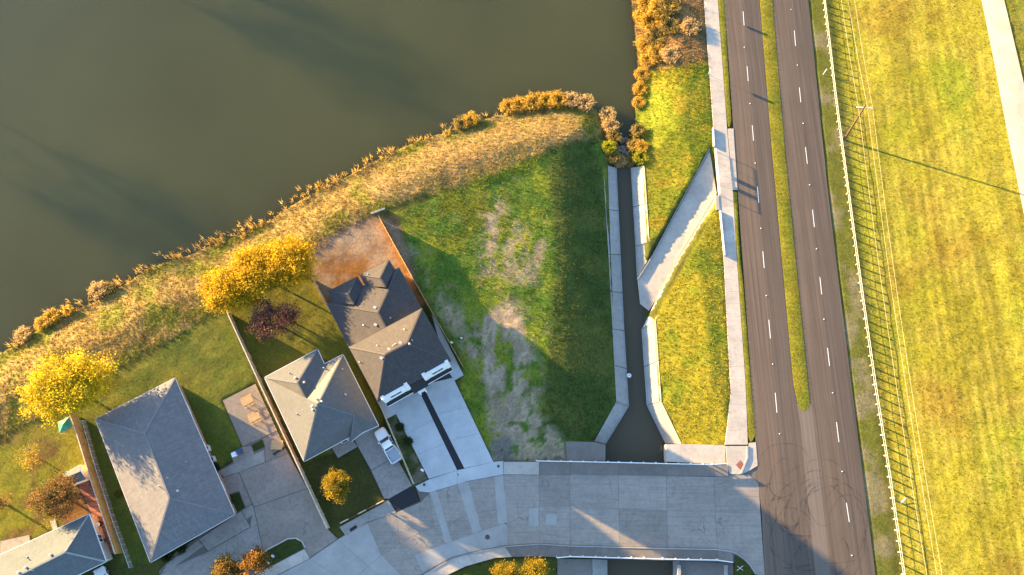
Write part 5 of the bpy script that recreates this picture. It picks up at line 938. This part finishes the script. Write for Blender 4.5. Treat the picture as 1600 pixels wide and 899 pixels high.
def tufts(name, wmap, dens, hmin, hmax, nb, seed, lean=1.0, cvar=.25, wid=.35, boost=1.0, flat=1.0):
    rr = np.random.default_rng(seed); m = (wmap > .02) & vis; ys_, xs_ = np.where(m)
    x0, x1, y0, y1 = gx[xs_].min(), gx[xs_].max(), gy[ys_].min(), gy[ys_].max(); n = int((x1 - x0) * (y1 - y0) * dens)
    X = rr.uniform(x0, x1, n); Y = rr.uniform(y0, y1, n); k = rr.random(n) < lookup(wmap * free, X, Y); X, Y = X[k], Y[k]; Z = bil(GZ, X, Y)
    px_, py_ = to_px(X, Y, Z); k = (px_ > -40) & (px_ < 1640) & (py_ > -40) & (py_ < 940); X, Y, Z = X[k], Y[k], Z[k]; n = len(X)
    cc = np.stack([bil(C[..., j], X, Y) for j in range(3)], 1) * boost * rr.uniform(1 - cvar, 1 + cvar, (n, 1)) * (1 + rr.normal(0, .05, (n, 3)))
    hh = rr.uniform(hmin, hmax, n); N2 = n * nb; a = rr.uniform(0, 2 * math.pi, N2); h_ = np.repeat(hh, nb) * rr.uniform(.6, 1.1, N2); ln = h_ * lean * rr.uniform(.4, 1.5, N2); w = h_ * wid * rr.uniform(.6, 1.2, N2)
    b = np.stack([np.repeat(X, nb), np.repeat(Y, nb), np.repeat(Z, nb) - .02], 1) + np.stack([rr.normal(0, .05, N2), rr.normal(0, .05, N2), np.zeros(N2)], 1)
    sd = np.stack([-np.sin(a), np.cos(a), np.zeros(N2)], 1) * w[:, None]; tp_ = b + np.stack([np.cos(a) * ln, np.sin(a) * ln, h_ * flat], 1)
    V = np.stack([b - sd * .5, b + sd * .5, tp_], 1).reshape(-1, 3); c3 = np.repeat(np.repeat(np.clip(cc, .004, .8), nb, 0) * rr.uniform(.85, 1.15, (N2, 1)), 3, 0)
    o = stuff(npmesh(name, V, np.arange(3 * N2).reshape(N2, 3), 'blades', c3)); return o, N2
tot = 0
for nm, lb, wm, args in (
    ('field_grass', 'mown yellow green grass covering the levee field', np.clip(fieldw * (.45 + .55 * rows) * (1 - smooth((s_ - 88) / 1)) + smooth((s_ - 92) / 1), 0, 1), (15, .07, .20, 6, 41, 1.0, .26, .35)),
    ('shoulder_grass', 'short green grass on the road shoulder', shoulder, (10, .05, .12, 5, 42)),
    ('bank_weeds', 'dry tan and olive weeds covering the lake bank', np.clip(bankw + nebw, 0, 1), (17, .11, .34, 7, 43, 1.0, .32)),
    ('slope_grass', 'tall yellow green grass on the sunlit channel banks', np.clip(negw + eastw, 0, 1), (13, .10, .26, 6, 44, 1.0, .32)),
    ('lot_grass', 'patchy green grass on the vacant lot', lotw * (1 - dirt), (11, .09, .26, 6, 45, 1.0, .4)),
    ('lawn_grass', 'clipped green lawn around the houses', np.clip(lawn1 + yard3 + front3 + gard + yard4 + southw, 0, 1), (14, .05, .11, 5, 46, 1.1, .22)),
    ('lot_weeds', 'scattered weeds on bare soil of the lot and dirt yard', np.clip(dirt * .35 + dy * .12, 0, 1), (7, .06, .16, 5, 47))):
    o, n2 = tufts(nm, wm, *args); o['label'] = lb; o['category'] = 'grass'; tot += n2
# reeds standing along the waterline
rr = np.random.default_rng(91); seg = PA(SHORE[2:-9], WL); V = []; cs = []
pts = []
for p, q in zip(seg, seg[1:]):
    for _ in range(int(np.linalg.norm(q - p) * 5)):
        t_ = rr.random(); c = p + (q - p) * t_; clump = vnoise(np.array([c[0]]), np.array([c[1]]), 2.2, 4)[0]
        if rr.random() < clump * 1.3 - .25: nn = np.array([-(q - p)[1], (q - p)[0]]); nn /= np.linalg.norm(nn); pts.append(c + nn * rr.normal(0.1, .7))
pts = np.array(pts); n = len(pts) * 9; b = np.repeat(pts, 9, 0) + rr.normal(0, .22, (n, 2)); a = rr.uniform(0, 6.28, n); h_ = rr.uniform(.5, 1.3, n); ln = rr.uniform(.1, .7, n); w = rr.uniform(.03, .07, n)
bz = np.full(n, WL - .05); sd = np.stack([-np.sin(a), np.cos(a), np.zeros(n)], 1) * w[:, None]; b3 = np.stack([b[:, 0], b[:, 1], bz], 1); tp_ = b3 + np.stack([np.cos(a) * ln, np.sin(a) * ln, h_], 1)
cc = np.array(TAN + GOLD)[rr.integers(0, 7, n)] * rr.uniform(.6, 1.2, (n, 1)); o = stuff(npmesh('reeds', np.stack([b3 - sd, b3 + sd, tp_], 1).reshape(-1, 3), np.arange(3 * n).reshape(n, 3), 'blades', np.repeat(cc, 3, 0))); o['label'] = 'dry reeds standing along the lake waterline'; o['category'] = 'reeds'
# tufts on the median and verges
for nm in ('median', 'verge', 'verge.001', 'verge.002', 'grass_island', 'grass_bed', 'grass_bed.001'):
    ob = bpy.data.objects[nm]; me = ob.data; rr = np.random.default_rng(len(nm) * 7 + 3); V = []; Cc = []; cl = me.color_attributes['col'].data
    for pl_ in me.polygons:
        vs = [np.array(me.vertices[i].co) for i in pl_.vertices]; c0_ = np.array(cl[pl_.vertices[0]].color[:3]); n = int(pl_.area * 16 + rr.random())
        for _ in range(n):
            wts = rr.dirichlet(np.ones(len(vs))); c = sum(w_ * v_ for w_, v_ in zip(wts, vs)); cv = c0_ * rr.uniform(.7, 1.35)
            for _b in range(5): a_ = rr.uniform(0, 6.28); h_ = rr.uniform(.04, .09); s2 = np.array([-math.sin(a_), math.cos(a_), 0]) * h_ * .2; V += [c - s2, c + s2, c + np.array([math.cos(a_) * h_, math.sin(a_) * h_, h_])]; Cc += [cv] * 3
    if V: o = stuff(npmesh('verge_grass', np.array(V), np.arange(len(V)).reshape(-1, 3), 'blades', np.array(Cc))); o['label'] = 'short grass on the ' + nm.split('.')[0].replace('_', ' '); o['category'] = 'grass'
print('BLADES', tot, 'TRIS', sum(len(o.data.polygons) for o in bpy.data.objects if o.type == 'MESH'))
